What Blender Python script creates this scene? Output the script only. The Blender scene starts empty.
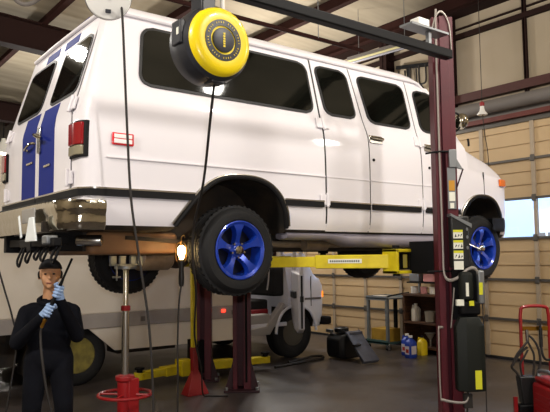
import bpy, bmesh, math, random
from mathutils import Vector, Matrix
rnd = random.Random(7)
PI = math.pi
scene = bpy.context.scene
COL = scene.collection
sin, cos = math.sin, math.cos

# ---------------------------------------------------------------- materials
def lin(h):
    h = h.lstrip('#')
    out = []
    for i in (0, 2, 4):
        c = int(h[i:i+2], 16) / 255
        out.append(c/12.92 if c <= .04045 else ((c+.055)/1.055)**2.4)
    return tuple(out) + (1,)

def mat(name, col, rough=.5, metal=0, coat=0, emit=None, es=0, noise=0, scale=4, col2=None, bump=0, bscale=40,
        trans=0, ior=1.45, stretch=(1, 1, 1), detail=4, rvar=0, lo=.35, hi=.65, spec=.5):
    m = bpy.data.materials.new(name); m.use_nodes = True
    nt = m.node_tree; b = nt.nodes['Principled BSDF']
    b.inputs['Base Color'].default_value = lin(col)
    b.inputs['Roughness'].default_value = rough
    b.inputs['Metallic'].default_value = metal
    b.inputs['Coat Weight'].default_value = coat
    b.inputs['Coat Roughness'].default_value = .06
    b.inputs['Transmission Weight'].default_value = trans
    b.inputs['IOR'].default_value = ior
    b.inputs['Specular IOR Level'].default_value = spec
    if emit:
        b.inputs['Emission Color'].default_value = lin(emit)
        b.inputs['Emission Strength'].default_value = es
    if col2 or bump or rvar:
        tc = nt.nodes.new('ShaderNodeTexCoord'); mp = nt.nodes.new('ShaderNodeMapping')
        mp.inputs['Scale'].default_value = stretch
        nt.links.new(tc.outputs['Object'], mp.inputs['Vector'])
        n = nt.nodes.new('ShaderNodeTexNoise'); n.inputs['Scale'].default_value = scale; n.inputs['Detail'].default_value = detail
        nt.links.new(mp.outputs['Vector'], n.inputs['Vector'])
        if col2:
            r = nt.nodes.new('ShaderNodeValToRGB')
            r.color_ramp.elements[0].position = lo; r.color_ramp.elements[0].color = lin(col)
            r.color_ramp.elements[1].position = hi; r.color_ramp.elements[1].color = lin(col2)
            nt.links.new(n.outputs['Fac'], r.inputs['Fac'])
            nt.links.new(r.outputs['Color'], b.inputs['Base Color'])
        if rvar:
            mr = nt.nodes.new('ShaderNodeMapRange')
            mr.inputs['To Min'].default_value = max(.02, rough-rvar); mr.inputs['To Max'].default_value = min(1, rough+rvar)
            nt.links.new(n.outputs['Fac'], mr.inputs['Value']); nt.links.new(mr.outputs['Result'], b.inputs['Roughness'])
        if bump:
            n2 = nt.nodes.new('ShaderNodeTexNoise'); n2.inputs['Scale'].default_value = bscale
            nt.links.new(mp.outputs['Vector'], n2.inputs['Vector'])
            bp = nt.nodes.new('ShaderNodeBump'); bp.inputs['Strength'].default_value = bump; bp.inputs['Distance'].default_value = .01
            nt.links.new(n2.outputs['Fac'], bp.inputs['Height']); nt.links.new(bp.outputs['Normal'], b.inputs['Normal'])
    return m

M = {}
def D(k, *a, **kw): M[k] = mat(k, *a, **kw)
D('van_paint', '#e8e4e8', .42, coat=.35)
D('van_blue', '#16277c', .6, spec=.12)
D('dark_glass', '#0a0c09', .05, spec=.28)
D('black_rubber', '#141416', .65)
D('gasket', '#101012', .5)
D('trim_black', '#121112', .65, spec=.25)
D('chrome', '#b5af9f', .10, metal=1, bump=.45, bscale=16)
D('chrome_dull', '#b9b6b0', .25, metal=1)
D('underbody', '#1b1815', .75, col2='#33291f', scale=6)
D('tank_brown', '#7a5a3c', .55, col2='#8a6646', scale=5)
D('muffler', '#a08f7a', .45, metal=.4, col2='#85735f', scale=9)
D('sill_grey', '#8d8791', .35, coat=.3)
D('lens_red', '#8c0d18', .15, coat=.8)
D('lens_clear', '#8f8870', .2, coat=.6)
D('lens_orange', '#e06a10', .2, coat=.6)
D('marker_glare', '#fbf3f1', .2, coat=.6)  # white paints the flash glare thrown back by the reflector
D('marker_red', '#d8202c', .25, coat=.5)
D('plate', '#a5a3a0', .4, metal=.6)
D('tag_white', '#eef5f6', .35)
D('tyre', '#171718', .78, bump=.2, bscale=60)
D('rim_blue', '#1a3fae', .25, metal=.25, coat=.7)
D('rim_dark', '#10142a', .45, metal=.3)
D('lift_red', '#54101d', .5, col2='#480d19', scale=3)
D('lift_red_dark', '#30131a', .55)
D('steel_black', '#0a0a0c', .6, spec=.2)
D('steel_grey', '#85888a', .45, metal=.7)
D('yellow_paint', '#e3cf1c', .42, col2='#cdb516', scale=7, coat=.2)
D('conduit', '#99928a', .45, metal=.4)
D('white_plastic', '#e9e7e0', .4)
D('label_white', '#e6e6d6', .5)
D('label_yellow', '#d3d12c', .5)
D('label_orange', '#c08a28', .5)
D('black_plastic', '#1c1d1d', .42)
D('tank_black', '#171a16', .55, spec=.3)
D('reel_yellow', '#f2d413', .35, coat=.3)
D('reel_black', '#24252a', .42)
D('cable', '#26221f', .6)
D('cable_pale', '#a09a92', .6)
D('red_paint', '#8f1317', .42, coat=.15)
D('red_dark', '#8c1519', .4, coat=.3)
D('brass', '#b88a38', .3, metal=1)
D('coverall', '#0f1119', .92, col2='#0b0c13', scale=8, bump=.6, bscale=14, spec=.2)
D('skin', '#c9966f', .55)
D('lips', '#8d4f45', .5)
D('eye', '#1c1411', .3)
D('hair', '#15120f', .7)
D('cap', '#17171b', .8)
D('glove', '#93aed6', .6, bump=.3, bscale=80)
D('truck_white', '#eae1d2', .4, col2='#e0d6c6', scale=1.5)
D('truck_stripe', '#a7a09a', .5, col2='#97908b', scale=3)
D('cab_white', '#e6e5ea', .35, coat=.4)
D('rim_yellow', '#8f8440', .5, col2='#6b6134', scale=10)
D('rim_steel', '#5c584f', .5, metal=.4)
D('seat_dark', '#191818', .8)
D('red_fabric', '#8a1f24', .7)
D('interior_grey', '#a9a39c', .6)
D('floor', '#332d2a', .36, col2='#4a4443', scale=1.3, detail=8, rvar=.2, bump=.08, bscale=60, lo=.3, hi=.7)
D('wall_tan', '#a89a86', .85, col2='#94876f', scale=.7, lo=.3, hi=.75)
D('ceiling_tan', '#b0a48e', .85, col2='#8f8572', scale=2.2, stretch=(.25, 1.5, 1), lo=.3, hi=.75)
D('wall_dark', '#4b433b', .9, col2='#332d29', scale=.6)
D('beam_brown', '#331c18', .75, col2='#2a1714', scale=2, spec=.12)
D('beam_dark', '#251613', .75, spec=.12)
D('girt_red', '#43211c', .65)
D('door_tan', '#c4a981', .6, col2='#b39871', scale=1.2, lo=.25, hi=.8)
D('door_rail', '#57524c', .5, metal=.3)
D('door_stile', '#a3937d', .5)
D('header_grey', '#69635e', .7)
D('trim_red', '#5f2a22', .6)
D('lamp_glass', '#fff6e0', .3, emit='#fff2d2', es=9)
D('tube_off', '#b9b9c6', .3)
D('tube_yellow', '#d6cf9c', .4)
D('bulb_hot', '#ffe6a0', .3, emit='#ffd790', es=45)
D('bulb_cage', '#8c6a3a', .35, metal=.8)
D('handle_black', '#181412', .5)
D('blue_plastic', '#2443a8', .4)
D('jug_label', '#d9d0cf', .5)
D('red_label', '#b03a34', .5)
D('yellow_plastic', '#d8bb20', .4)
D('jug_white', '#dcd5c4', .5)
D('jug_grey', '#8e8473', .5)
D('wood_brown', '#3a2415', .7, col2='#53331b', scale=5, stretch=(1, 1, 6))
D('box_yellow', '#b58f2e', .8, col2='#9b7722', scale=5)
D('cart_blue', '#7a7f81', .45, metal=.3)
D('cart_teal', '#3f5d5a', .5)
D('cover_grey', '#5d606c', .4, col2='#484b57', scale=6)
D('ext_blue', '#b4cef0', .8)
D('ext_white', '#e8eef6', .8)
D('ext_ground', '#8d8f92', .9)
D('marker_glow', '#ff3020', .3, emit='#ff3a28', es=3)
D('signal_glow', '#ff8a20', .3, emit='#ff8010', es=1.6)
D('paper', '#cfc9bd', .8)
D('pink', '#c98a86', .6)

def glass_mat():
    m = bpy.data.materials.new('pane_glass'); m.use_nodes = True
    nt = m.node_tree; nt.nodes.clear()
    o = nt.nodes.new('ShaderNodeOutputMaterial'); mx = nt.nodes.new('ShaderNodeMixShader')
    t = nt.nodes.new('ShaderNodeBsdfTransparent'); g = nt.nodes.new('ShaderNodeBsdfGlossy')
    t.inputs[0].default_value = (.93, .96, .98, 1); g.inputs['Roughness'].default_value = .02
    fr = nt.nodes.new('ShaderNodeFresnel'); fr.inputs[0].default_value = 1.45
    nt.links.new(fr.outputs[0], mx.inputs[0]); nt.links.new(t.outputs[0], mx.inputs[1]); nt.links.new(g.outputs[0], mx.inputs[2])
    nt.links.new(mx.outputs[0], o.inputs[0])
    return m
M['pane_glass'] = glass_mat()

# ---------------------------------------------------------------- mesh builder
class MB:
    def __init__(self): self.v = []; self.f = []; self.mi = []; self.cur = 0
    def mat(self, i): self.cur = i; return self
    def add(self, vs, fs):
        o = len(self.v); self.v += [Vector(p) for p in vs]
        for f in fs: self.f.append([i+o for i in f]); self.mi.append(self.cur)
        return self
    def hexa(self, p):
        return self.add(p, [(0, 3, 2, 1), (4, 5, 6, 7), (0, 1, 5, 4), (1, 2, 6, 5), (2, 3, 7, 6), (3, 0, 4, 7)])
    def box(self, x0, x1, y0, y1, z0, z1):
        return self.hexa([(x0, y0, z0), (x1, y0, z0), (x1, y1, z0), (x0, y1, z0), (x0, y0, z1), (x1, y0, z1), (x1, y1, z1), (x0, y1, z1)])
    def bar(self, a, b, w, h, up=(0, 0, 1)):
        a = Vector(a); b = Vector(b); t = (b-a).normalized(); u = Vector(up)
        s = t.cross(u)
        if s.length < 1e-4: s = t.cross(Vector((1, 0, 0)))
        s.normalize(); u = s.cross(t).normalized(); s *= w/2; u *= h/2
        return self.hexa([a-s-u, a+s-u, b+s-u, b-s-u, a-s+u, a+s+u, b+s+u, b-s+u])
    def cyl(self, a, b, r0, r1=None, n=20, caps=True):
        r1 = r0 if r1 is None else r1
        a = Vector(a); b = Vector(b); t = (b-a).normalized()
        s = t.orthogonal().normalized(); u = t.cross(s)
        vs = []
        for p, r in ((a, r0), (b, r1)):
            for k in range(n): vs.append(p+(s*cos(2*PI*k/n)+u*sin(2*PI*k/n))*r)
        fs = [(k, (k+1) % n, n+(k+1) % n, n+k) for k in range(n)]
        if caps: fs += [tuple(range(n-1, -1, -1)), tuple(range(n, 2*n))]
        return self.add(vs, fs)
    def lathe(self, prof, c=(0, 0, 0), axis=(0, 0, 1), n=32, close=False):
        # prof: (radius, height along axis)
        c = Vector(c); t = Vector(axis).normalized(); s = t.orthogonal().normalized(); u = t.cross(s)
        vs = []; fs = []
        m = len(prof)
        for r, h in prof:
            for k in range(n): vs.append(c+t*h+(s*cos(2*PI*k/n)+u*sin(2*PI*k/n))*max(r, 1e-5))
        for i in range(m if close else m-1):
            j = (i+1) % m
            for k in range(n): fs.append((i*n+k, i*n+(k+1) % n, j*n+(k+1) % n, j*n+k))
        if not close:
            fs += [tuple(range(n-1, -1, -1)), tuple(range((m-1)*n, m*n))]
        return self.add(vs, fs)
    def torus(self, c, axis, R, r, n=36, m=10):
        return self.lathe([(R+r*cos(2*PI*k/m), r*sin(2*PI*k/m)) for k in range(m)], c, axis, n, True)
    def ball(self, c, rx, ry=None, rz=None, n=16, m=10, rot=None):
        ry = rx if ry is None else ry; rz = rx if rz is None else rz
        c = Vector(c); vs = []; fs = []
        for i in range(m+1):
            th = PI*i/m
            for k in range(n):
                p = Vector((rx*sin(th)*cos(2*PI*k/n), ry*sin(th)*sin(2*PI*k/n), rz*cos(th)))
                if i in (0, m): p += Vector((1e-5*cos(2*PI*k/n), 1e-5*sin(2*PI*k/n), 0))
                if rot: p = rot @ p
                vs.append(c+p)
        for i in range(m):
            for k in range(n): fs.append((i*n+k, (i+1)*n+k, (i+1)*n+(k+1) % n, i*n+(k+1) % n))
        fs += [tuple(range(n)), tuple(range((m+1)*n-1, m*n-1, -1))]
        return self.add(vs, fs)
    def capsule(self, a, b, r0, r1=None, n=14):
        r1 = r0 if r1 is None else r1
        a = Vector(a); b = Vector(b); L = (b-a).length
        pr = []
        for k in range(6): th = PI/2*k/5; pr.append((r0*sin(th), -r0*cos(th)))
        for k in range(6): th = PI/2*k/5; pr.append((r1*cos(th), L+r1*sin(th)))
        return self.lathe(pr, a, b-a, n)
    def tube(self, pts, r, n=10, smooth=True, sub=6, r1=None, closed=False):
        P = [Vector(p) for p in pts]
        if smooth and len(P) > 2:
            Q = []
            for i in range(len(P)-1):
                p0 = P[max(i-1, 0)]; p1 = P[i]; p2 = P[i+1]; p3 = P[min(i+2, len(P)-1)]
                for k in range(sub):
                    t = k/sub
                    Q.append(.5*((2*p1)+(p2-p0)*t+(2*p0-5*p1+4*p2-p3)*t*t+(3*p1-p0-3*p2+p3)*t**3))
            Q.append(P[-1]); P = Q
        vs = []; fs = []
        t = (P[1]-P[0]).normalized(); s = t.orthogonal().normalized()
        m = len(P)
        for i, p in enumerate(P):
            if 0 < i < m-1: t = (P[i+1]-P[i-1])
            elif i: t = P[i]-P[i-1]
            if t.length < 1e-9: t = Vector((0, 0, 1))
            t = t.normalized(); s = (s-t*s.dot(t)).normalized(); u = t.cross(s)
            rr = r if r1 is None else r+(r1-r)*i/(m-1)
            for k in range(n): vs.append(p+(s*cos(2*PI*k/n)+u*sin(2*PI*k/n))*rr)
        for i in range(m-1):
            for k in range(n): fs.append((i*n+k, i*n+(k+1) % n, (i+1)*n+(k+1) % n, (i+1)*n+k))
        fs += [tuple(range(n-1, -1, -1)), tuple(range((m-1)*n, m*n))]
        return self.add(vs, fs)
    def prism(self, poly, fn0, fn1):
        # poly: list of 2-D points, fn maps (a,b)->3-D for both ends
        n = len(poly)
        vs = [fn0(*p) for p in poly]+[fn1(*p) for p in poly]
        fs = [tuple(range(n-1, -1, -1)), tuple(range(n, 2*n))]+[(k, (k+1) % n, n+(k+1) % n, n+k) for k in range(n)]
        return self.add(vs, fs)
    def loft(self, rings, caps=True, closed=True):
        n = len(rings[0]); vs = [p for r in rings for p in r]; fs = []
        for i in range(len(rings)-1):
            for k in range(n if closed else n-1): fs.append((i*n+k, i*n+(k+1) % n, (i+1)*n+(k+1) % n, (i+1)*n+k))
        if caps: fs += [tuple(range(n-1, -1, -1)), tuple(range((len(rings)-1)*n, len(rings)*n))]
        return self.add(vs, fs)
    def mesh(self, name, mats, org=(0, 0, 0), smooth=35, fix=True):
        me = bpy.data.meshes.new(name); o = Vector(org)
        me.from_pydata([tuple(p-o) for p in self.v], [], self.f)
        if not isinstance(mats, (list, tuple)): mats = [mats]
        for m in mats: me.materials.append(M[m] if isinstance(m, str) else m)
        me.polygons.foreach_set('material_index', self.mi)
        me.update()
        if fix:
            bm = bmesh.new(); bm.from_mesh(me)
            bmesh.ops.recalc_face_normals(bm, faces=bm.faces[:]); bm.to_mesh(me); bm.free()
        if smooth:
            me.polygons.foreach_set('use_smooth', [True]*len(me.polygons))
            me.set_sharp_from_angle(angle=math.radians(smooth))
        return me

ORG = {}
XFON = [None]
def thing(name, label, cat, loc, group=None):
    o = bpy.data.objects.new(name, None); COL.objects.link(o)
    o.location = loc; o.empty_display_size = .1
    o['label'] = label; o['category'] = cat
    if group: o['group'] = group
    ORG[o.name] = Vector(loc)
    return o
def part(name, mb, mats, parent, smooth=35, bevel=0, label=None, seg=2):
    root = parent
    while root.parent: root = root.parent
    if XFON[0]: XFON[0](mb)
    o = bpy.data.objects.new(name, mb.mesh(name, mats, ORG[root.name], smooth)); COL.objects.link(o)
    o.parent = parent
    if bevel: bev(o, bevel, seg)
    if label: o['label'] = label
    return o
def single(name, mb, mats, label, cat, loc, group=None, smooth=35, bevel=0):
    o = bpy.data.objects.new(name, mb.mesh(name, mats, loc, smooth)); COL.objects.link(o)
    o.location = loc; o['label'] = label; o['category'] = cat
    if group: o['group'] = group
    ORG[o.name] = Vector(loc)
    if bevel: bev(o, bevel)
    return o
def struct(name, mb, mats, parent=None, smooth=0, bevel=0, loc=(0, 0, 0)):
    o = bpy.data.objects.new(name, mb.mesh(name, mats, (0, 0, 0), smooth)); COL.objects.link(o)
    if parent: o.parent = parent
    else:
        o['kind'] = 'structure'; ORG[o.name] = Vector((0, 0, 0))
    if bevel: bev(o, bevel)
    return o
def bev(o, w, seg=2):
    b = o.modifiers.new('bevel', 'BEVEL'); b.width = w; b.segments = seg; b.limit_method = 'ANGLE'; b.angle_limit = math.radians(40)
    b.harden_normals = False
def bake(o):
    dg = bpy.context.evaluated_depsgraph_get(); dg.update()
    me = bpy.data.meshes.new_from_object(o.evaluated_get(dg))
    old = o.data; o.modifiers.clear(); o.data = me
    bpy.data.meshes.remove(old)
    return me
def copy_tree(o, parent=None, delta=None):
    c = o.copy(); COL.objects.link(c)
    if parent: c.parent = parent
    for ch in list(o.children): copy_tree(ch, c)
    return c
def interp(x, xs, ys):
    if x <= xs[0]: return ys[0]
    for i in range(len(xs)-1):
        if x <= xs[i+1]: return ys[i]+(ys[i+1]-ys[i])*(x-xs[i])/(xs[i+1]-xs[i])
    return ys[-1]

# ================================================================ SETTING
WX = 5.8
struct('floor', MB().box(-9, WX, -9, 16, -.1, 0), 'floor')
RS = .055
def roof(x): return 5.62+(WX-x)*RS
c = MB(); c.hexa([(-9, -9, roof(-9)), (WX+.3, -9, roof(WX+.3)), (WX+.3, 16, roof(WX+.3)), (-9, 16, roof(-9)),
                  (-9, -9, roof(-9)+.1), (WX+.3, -9, roof(WX+.3)+.1), (WX+.3, 16, roof(WX+.3)+.1), (-9, 16, roof(-9)+.1)])
struct('ceiling', c, 'ceiling_tan')
DY0, DY1, DZ = -2.6, 6.9, 3.62       # garage door opening
w = MB()
w.box(WX, WX+.25, DY1, 16, 0, 5.8); w.box(WX, WX+.25, -9, DY0, 0, 5.8); w.box(WX, WX+.25, DY0, DY1, DZ, 5.8)
struct('wall_right', w, 'wall_tan')
struct('wall_back', MB().box(-9, WX+.25, 16, 16.2, 0, 6.6), 'wall_dark')
struct('wall_left', MB().box(-9.2, -9, -9, 16.2, 0, 6.6), 'wall_tan')
struct('wall_front', MB().box(-9.2, WX+.25, -9.2, -9, 0, 6.6), 'wall_tan')
# steel framing
tn = [0]
def trim(mb, m, **k):
    tn[0] += 1; return struct('trim_%d' % tn[0], mb, m, **k)
for x in (-5.85, -4.2, -2.55, -.9, .75, 2.4, 4.1, 5.5):       # purlins: Z sections
    z = roof(x)-.02
    p = MB(); p.box(x-.012, x+.012, -9, 16, z-.2, z); p.box(x-.11, x, -9, 16, z-.215, z-.2); p.box(x, x+.1, -9, 16, z-.012, z)
    trim(p, 'beam_brown')
def rafter(y, m='beam_dark'):
    p = MB()
    for dz0, dz1, hw in ((-.24, -.22, .13), (-.72, -.7, .13), (-.7, -.24, .012)):
        p.hexa([(-9, y-hw, roof(-9)+dz0), (WX, y-hw, roof(WX)+dz0), (WX, y+hw, roof(WX)+dz0), (-9, y+hw, roof(-9)+dz0),
                (-9, y-hw, roof(-9)+dz1), (WX, y-hw, roof(WX)+dz1), (WX, y+hw, roof(WX)+dz1), (-9, y+hw, roof(-9)+dz1)])
    return trim(p, m)
rafter(7.2, 'beam_dark'); rafter(13.2, 'beam_dark'); rafter(-5, 'beam_brown')
def column(y, w_=.2, d=.22, m='beam_dark', z1=5.4):
    p = MB(); p.box(WX-d, WX-d+.02, y-w_/2, y+w_/2, 0 if not (DY0 < y < DY1) else DZ+.1, z1)
    p.box(WX-.02, WX-.005, y-w_/2, y+w_/2, 0 if not (DY0 < y < DY1) else DZ+.1, z1)
    p.box(WX-d, WX-.01, y-.01, y+.01, 0 if not (DY0 < y < DY1) else DZ+.1, z1)
    return trim(p, m)
column(2.27, .13); column(3.62, .16); column(.97, .05, .06); column(7.2, .25); column(-.6, .07, .1)
def girt(z, h, d, m, y0=-9, y1=16):
    return trim(MB().box(WX-d, WX-.003, y0, y1, z-h/2, z+h/2), m)
girt(5.52, .26, .3, 'beam_dark')
girt(5.07, .08, .07, 'beam_dark')
girt(5.20, .02, .05, 'beam_dark')
girt(4.03, .13, .12, 'girt_red')
trim(MB().box(WX-.06, WX-.004, DY0-.1, DY1+.1, DZ+.02, DZ+.3), 'header_grey')
trim(MB().box(WX-.09, WX-.004, DY0-.1, DY1+.1, DZ-.05, DZ+.02), 'trim_red')
pp = MB(); pp.cyl((WX-.16, DY0, 3.79), (WX-.16, DY1, 3.79), .10, n=24)    # door spring drum behind header
trim(pp, 'header_grey', smooth=40)
# garage door: six sections of ribbed boards, the fourth of them glazed
bz = [0.01, .59, 1.18, 1.79, 2.37, 2.95, 3.6]
door = MB()
def dsec(z0, z1, mb):
    mb.box(WX+.05, WX+.09, DY0, DY1, z0, z1)
    n = 3
    for k in range(n):
        a = z0+(z1-z0)*k/n+.012; b = z0+(z1-z0)*(k+1)/n-.012
        mb.hexa([(WX+.03, DY0, a), (WX+.055, DY0, a), (WX+.055, DY1, a), (WX+.03, DY1, a),
                 (WX+.03, DY0, b), (WX+.055, DY0, b), (WX+.055, DY1, b), (WX+.03, DY1, b)])
for i in (0, 1, 2, 4, 5): dsec(bz[i], bz[i+1], door)
D1 = struct('door_1', door, 'door_tan')
st = MB(); yy = [.95-.86*k for k in range(5)]+[.95+.86*k for k in range(1, 7)]
rl = MB()
for z in bz[1:6]: rl.box(WX-.005, WX+.06, DY0, DY1, z-.017, z+.017)
rl.box(WX-.005, WX+.06, DY0, DY1, 3.5, 3.6)
struct('section_rail', rl, 'door_rail', D1)
for y in yy:
    s = MB()
    s.box(WX+.0, WX+.05, y-.03, y+.03, .02, bz[3]-.02); s.box(WX+.0, WX+.05, y-.03, y+.03, bz[4]+.02, 3.5)
    s.box(WX+.01, WX+.07, y-.022, y+.022, bz[3], bz[4])
    struct('stile', s, 'door_stile', D1)
    h = MB()
    for z in bz[1:6]: h.box(WX-.02, WX, y-.035, y+.035, z-.05, z+.05)
    struct('hinge', h, 'door_rail', D1, bevel=.01)
struct('window_1', MB().box(WX+.055, WX+.061, DY0, DY1, bz[3]+.02, bz[4]-.02), 'pane_glass')
struct('baseboard_right', MB().box(WX-.03, WX+.03, DY0, DY1, .0, .035), 'black_rubber')
# outside
struct('ground', MB().box(WX+.26, 40, -30, 50, -.15, -.02), 'ext_ground')
ex = thing('building', 'pale blue building with white doors outside the garage door window', 'building', (13, 3, -.02))
part('wall', MB().box(13, 13.3, -14, 30, -.02, 6.5), 'ext_blue', ex)
for y0, y1 in ((6.1, 6.9), (3.4, 5.2), (.4, 2.4), (8.2, 10)):
    part('loading_door', MB().box(12.95, 13.01, y0, y1, -.02, 2.72), 'ext_white', ex)
for y0, y1 in ((3.5, 5.1), (.5, 2.3)):
    b = MB()
    for k in range(6): b.box(12.93, 12.96, y0+(y1-y0)*k/6+.05, y0+(y1-y0)*(k+1)/6-.03, 1.98, 2.12)
    part('door_window', b, 'header_grey', ex)

# ================================================================ VAN
van = thing('van', 'white passenger van with blue stripes and blue wheels raised on the lift', 'van', (1.2, 1.0, 1.27))
ZS = [1.74, 1.77, 1.82, 1.90, 2.05, 2.20, 2.30, 2.42, 2.54, 2.62, 2.67, 2.72, 2.78, 2.85, 2.95, 3.05, 3.15, 3.25, 3.32, 3.37, 3.42, 3.46, 3.485, 3.505, 3.515]
DS = [.07, .03, .012, .003, 0, 0, 0, .002, .008, .018, .028, .044, .062, .076, .096, .116, .136, .158, .176, .205, .27, .37, .52, .75, 1.0]
def dside(z): return interp(z, ZS, DS)
def lean(z):
    if z < 2.55: return 0
    if z < 3.3: return .21*(z-2.55)/.75
    return .21+.16*((z-3.3)/.215)**1.5
XR = -1.236
def xrear(z): return XR+lean(z)
def topz(x):
    return interp(x, [2.2, 2.35, 2.45, 2.6, 2.95, 3.02, 3.1, 3.3, 3.48, 3.58, 3.66, 3.72, 3.76, 3.79], [3.515, 3.5, 3.44, 3.26, 2.88, 2.82, 2.775, 2.70, 2.64, 2.595, 2.54, 2.46, 2.38, 2.30])
ZB = 2.30
def ring(x, xo_w, ins):
    k = (topz(x)-ZB)/(3.515-ZB)
    near = []; far = []
    for z, d in zip(ZS, DS):
        zz = z if z <= ZB else ZB+(z-ZB)*k
        dd = max(d, ins+d*.6) if d < 1 else 1.0
        dd = min(dd, 1.0)
        xx = x+lean(z)*xo_w
        near.append(Vector((xx, dd, zz))); far.append(Vector((xx, 2-dd, zz)))
    return near+far[:-1][::-1]
b = MB()
R_ = .11
rings = []
for kk in range(7):
    th = PI/2*(6-kk)/6
    rings.append(ring(XR+R_*(1-sin(th)), 1.0, R_*(1-cos(th))))
for x, wgt in ((-1.05, .95), (-.95, .8), (-.85, .6), (-.75, .4), (-.6, .2), (-.45, .05), (-.3, 0)): rings.append(ring(x, wgt, 0))
x = -.15
while x < 2.15: rings.append(ring(x, 0, 0)); x += .15
for x in (2.2, 2.28, 2.35, 2.42, 2.5, 2.6, 2.72, 2.84, 2.95, 3.02, 3.1, 3.2, 3.3, 3.4, 3.48): rings.append(ring(x, 0, 0))
RF = .3
for kk in range(1, 8):
    th = PI/2*kk/8
    rings.append(ring(3.48+.3*sin(th), 0, .3*(1-cos(th))*.8))
n = len(rings[0])
vs = [p for r in rings for p in r]; fs = []
for i in range(len(rings)-1):
    for k in range(n): fs.append((i*n+k, i*n+(k+1) % n, (i+1)*n+(k+1) % n, (i+1)*n+k))
m = len(ZS)
for base in (0, (len(rings)-1)*n):
    for j in range(m-1):
        a0 = base+j; a1 = base+j+1; b0 = base+(n-j if j else n-0)-0
        fj = lambda q: base+(2*(m-1)-q) if q < m-1 else base+m-1
        # far index of q: ring = near[0..m-1] + far[m-2..0]
        q0, q1 = fj(j), fj(j+1)
        f = [a0, a1, q1, q0] if a1 != q1 else [a0, a1, q0]
        fs.append(f)
b.add(vs, fs)
body = part('body', b, ['van_paint', 'underbody'], van, smooth=0)
# wheel arch openings
ARCH_R = [(-.60, 1.66), (-.545, 1.775), (-.43, 1.925), (-.33, 2.035), (-.22, 2.115), (-.10, 2.155), (.05, 2.165), (.17, 2.155), (.28, 2.118), (.365, 2.055), (.425, 1.975), (.462, 1.88), (.482, 1.78), (.487, 1.66)]
ARCH_F = [(2.74, 1.66), (2.765, 1.80), (2.80, 1.94), (2.85, 2.03), (2.93, 2.105), (3.03, 2.155), (3.16, 2.17), (3.28, 2.16), (3.375, 2.115), (3.44, 2.04), (3.48, 1.95), (3.505, 1.82), (3.51, 1.66)]
cut = MB()
VL = ORG[van.name]
for A in (ARCH_R, ARCH_F):
    for y0, y1 in ((-.2, .5), (1.5, 2.2)):
        cut.prism(A, lambda a, z: (a, y0, z), lambda a, z: (a, y1, z))
cut.cur = 0
co = bpy.data.objects.new('cutter', cut.mesh('cutter', 'underbody', VL)); COL.objects.link(co); co.location = VL
bo = body.modifiers.new('b', 'BOOLEAN'); bo.object = co; bo.operation = 'DIFFERENCE'; bo.solver = 'EXACT'
bake(body)
bpy.data.objects.remove(co)
def inarch(x, z):
    for A in (ARCH_R, ARCH_F):
        if A[0][0]-.002 < x < A[-1][0]+.002:
            xs = [p[0] for p in A]; zs = [p[1] for p in A]
            if z < interp(x, xs, zs)+.004: return True
    return False
me = body.data
me.materials.clear(); me.materials.append(M['van_paint']); me.materials.append(M['underbody'])
for p in me.polygons:
    cc = p.center+VL
    d = min(cc.y, 2-cc.y)
    dark = (p.normal.z < -.75 and cc.z < 1.78) or (inarch(cc.x, cc.z) and d > dside(cc.z)+.012)
    p.material_index = 1 if dark else 0
me.polygons.foreach_set('use_smooth', [True]*len(me.polygons)); me.set_sharp_from_angle(angle=math.radians(32))

def side_pt(x, z, off, far=False):
    # surface point with an offset along the local normal
    e = .01
    dd = (dside(z+e)-dside(z-e))/(2*e)
    nrm = Vector((0, -1, dd)).normalized()
    p = Vector((x, dside(z), z))+nrm*off
    if x < XR+R_:                       # round the rear corner
        t = min(1, (XR+R_-x)/R_); p.y += R_*(1-math.sqrt(max(0, 1-t*t)))
    if far: p.y = 2-p.y
    return p
def rear_pt(y, z, off):
    d = min(y, 2-y)-dside(z)
    x = xrear(z)
    if d < R_: x += R_-math.sqrt(max(0, R_*R_-(R_-d)**2))
    return Vector((x-off, y, z))
def patch(pt, lo, hi, z0, z1, off, th, nz=10, nx=8):
    """a skin that follows the surface pt(a,z,off) between lo(z) and hi(z)"""
    mb = MB(); o = []; i_ = []
    for j in range(nz+1):
        z = z0+(z1-z0)*j/nz
        for k in range(nx+1):
            a = lo(z)+(hi(z)-lo(z))*k/nx
            o.append(pt(a, z, off+th)); i_.append(pt(a, z, off))
    W = nx+1; N = len(o); fs = []
    for j in range(nz):
        for k in range(nx):
            q = (j*W+k, j*W+k+1, (j+1)*W+k+1, (j+1)*W+k)
            fs.append(q); fs.append(tuple(N+t for t in q[::-1]))
    for k in range(nx):
        fs.append((k, N+k, N+k+1, k+1)); a = nz*W+k; fs.append((a, a+1, N+a+1, N+a))
    for j in range(nz):
        a = j*W; fs.append((a, a+W, N+a+W, N+a)); a = j*W+nx; fs.append((a, N+a, N+a+W, a+W))
    return mb.add(o+i_, fs)
def rquad(a0b, a0t, a1b, a1t, z0, z1, r):
    def lo(z):
        t = (z-z0)/(z1-z0); e = 0
        for dz in (z-z0, z1-z):
            if dz < r: e = max(e, r-math.sqrt(max(0, r*r-(r-dz)**2)))
        return a0b+(a0t-a0b)*t+e
    def hi(z):
        t = (z-z0)/(z1-z0); e = 0
        for dz in (z-z0, z1-z):
            if dz < r: e = max(e, r-math.sqrt(max(0, r*r-(r-dz)**2)))
        return a1b+(a1t-a1b)*t-e
    return lo, hi
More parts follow.
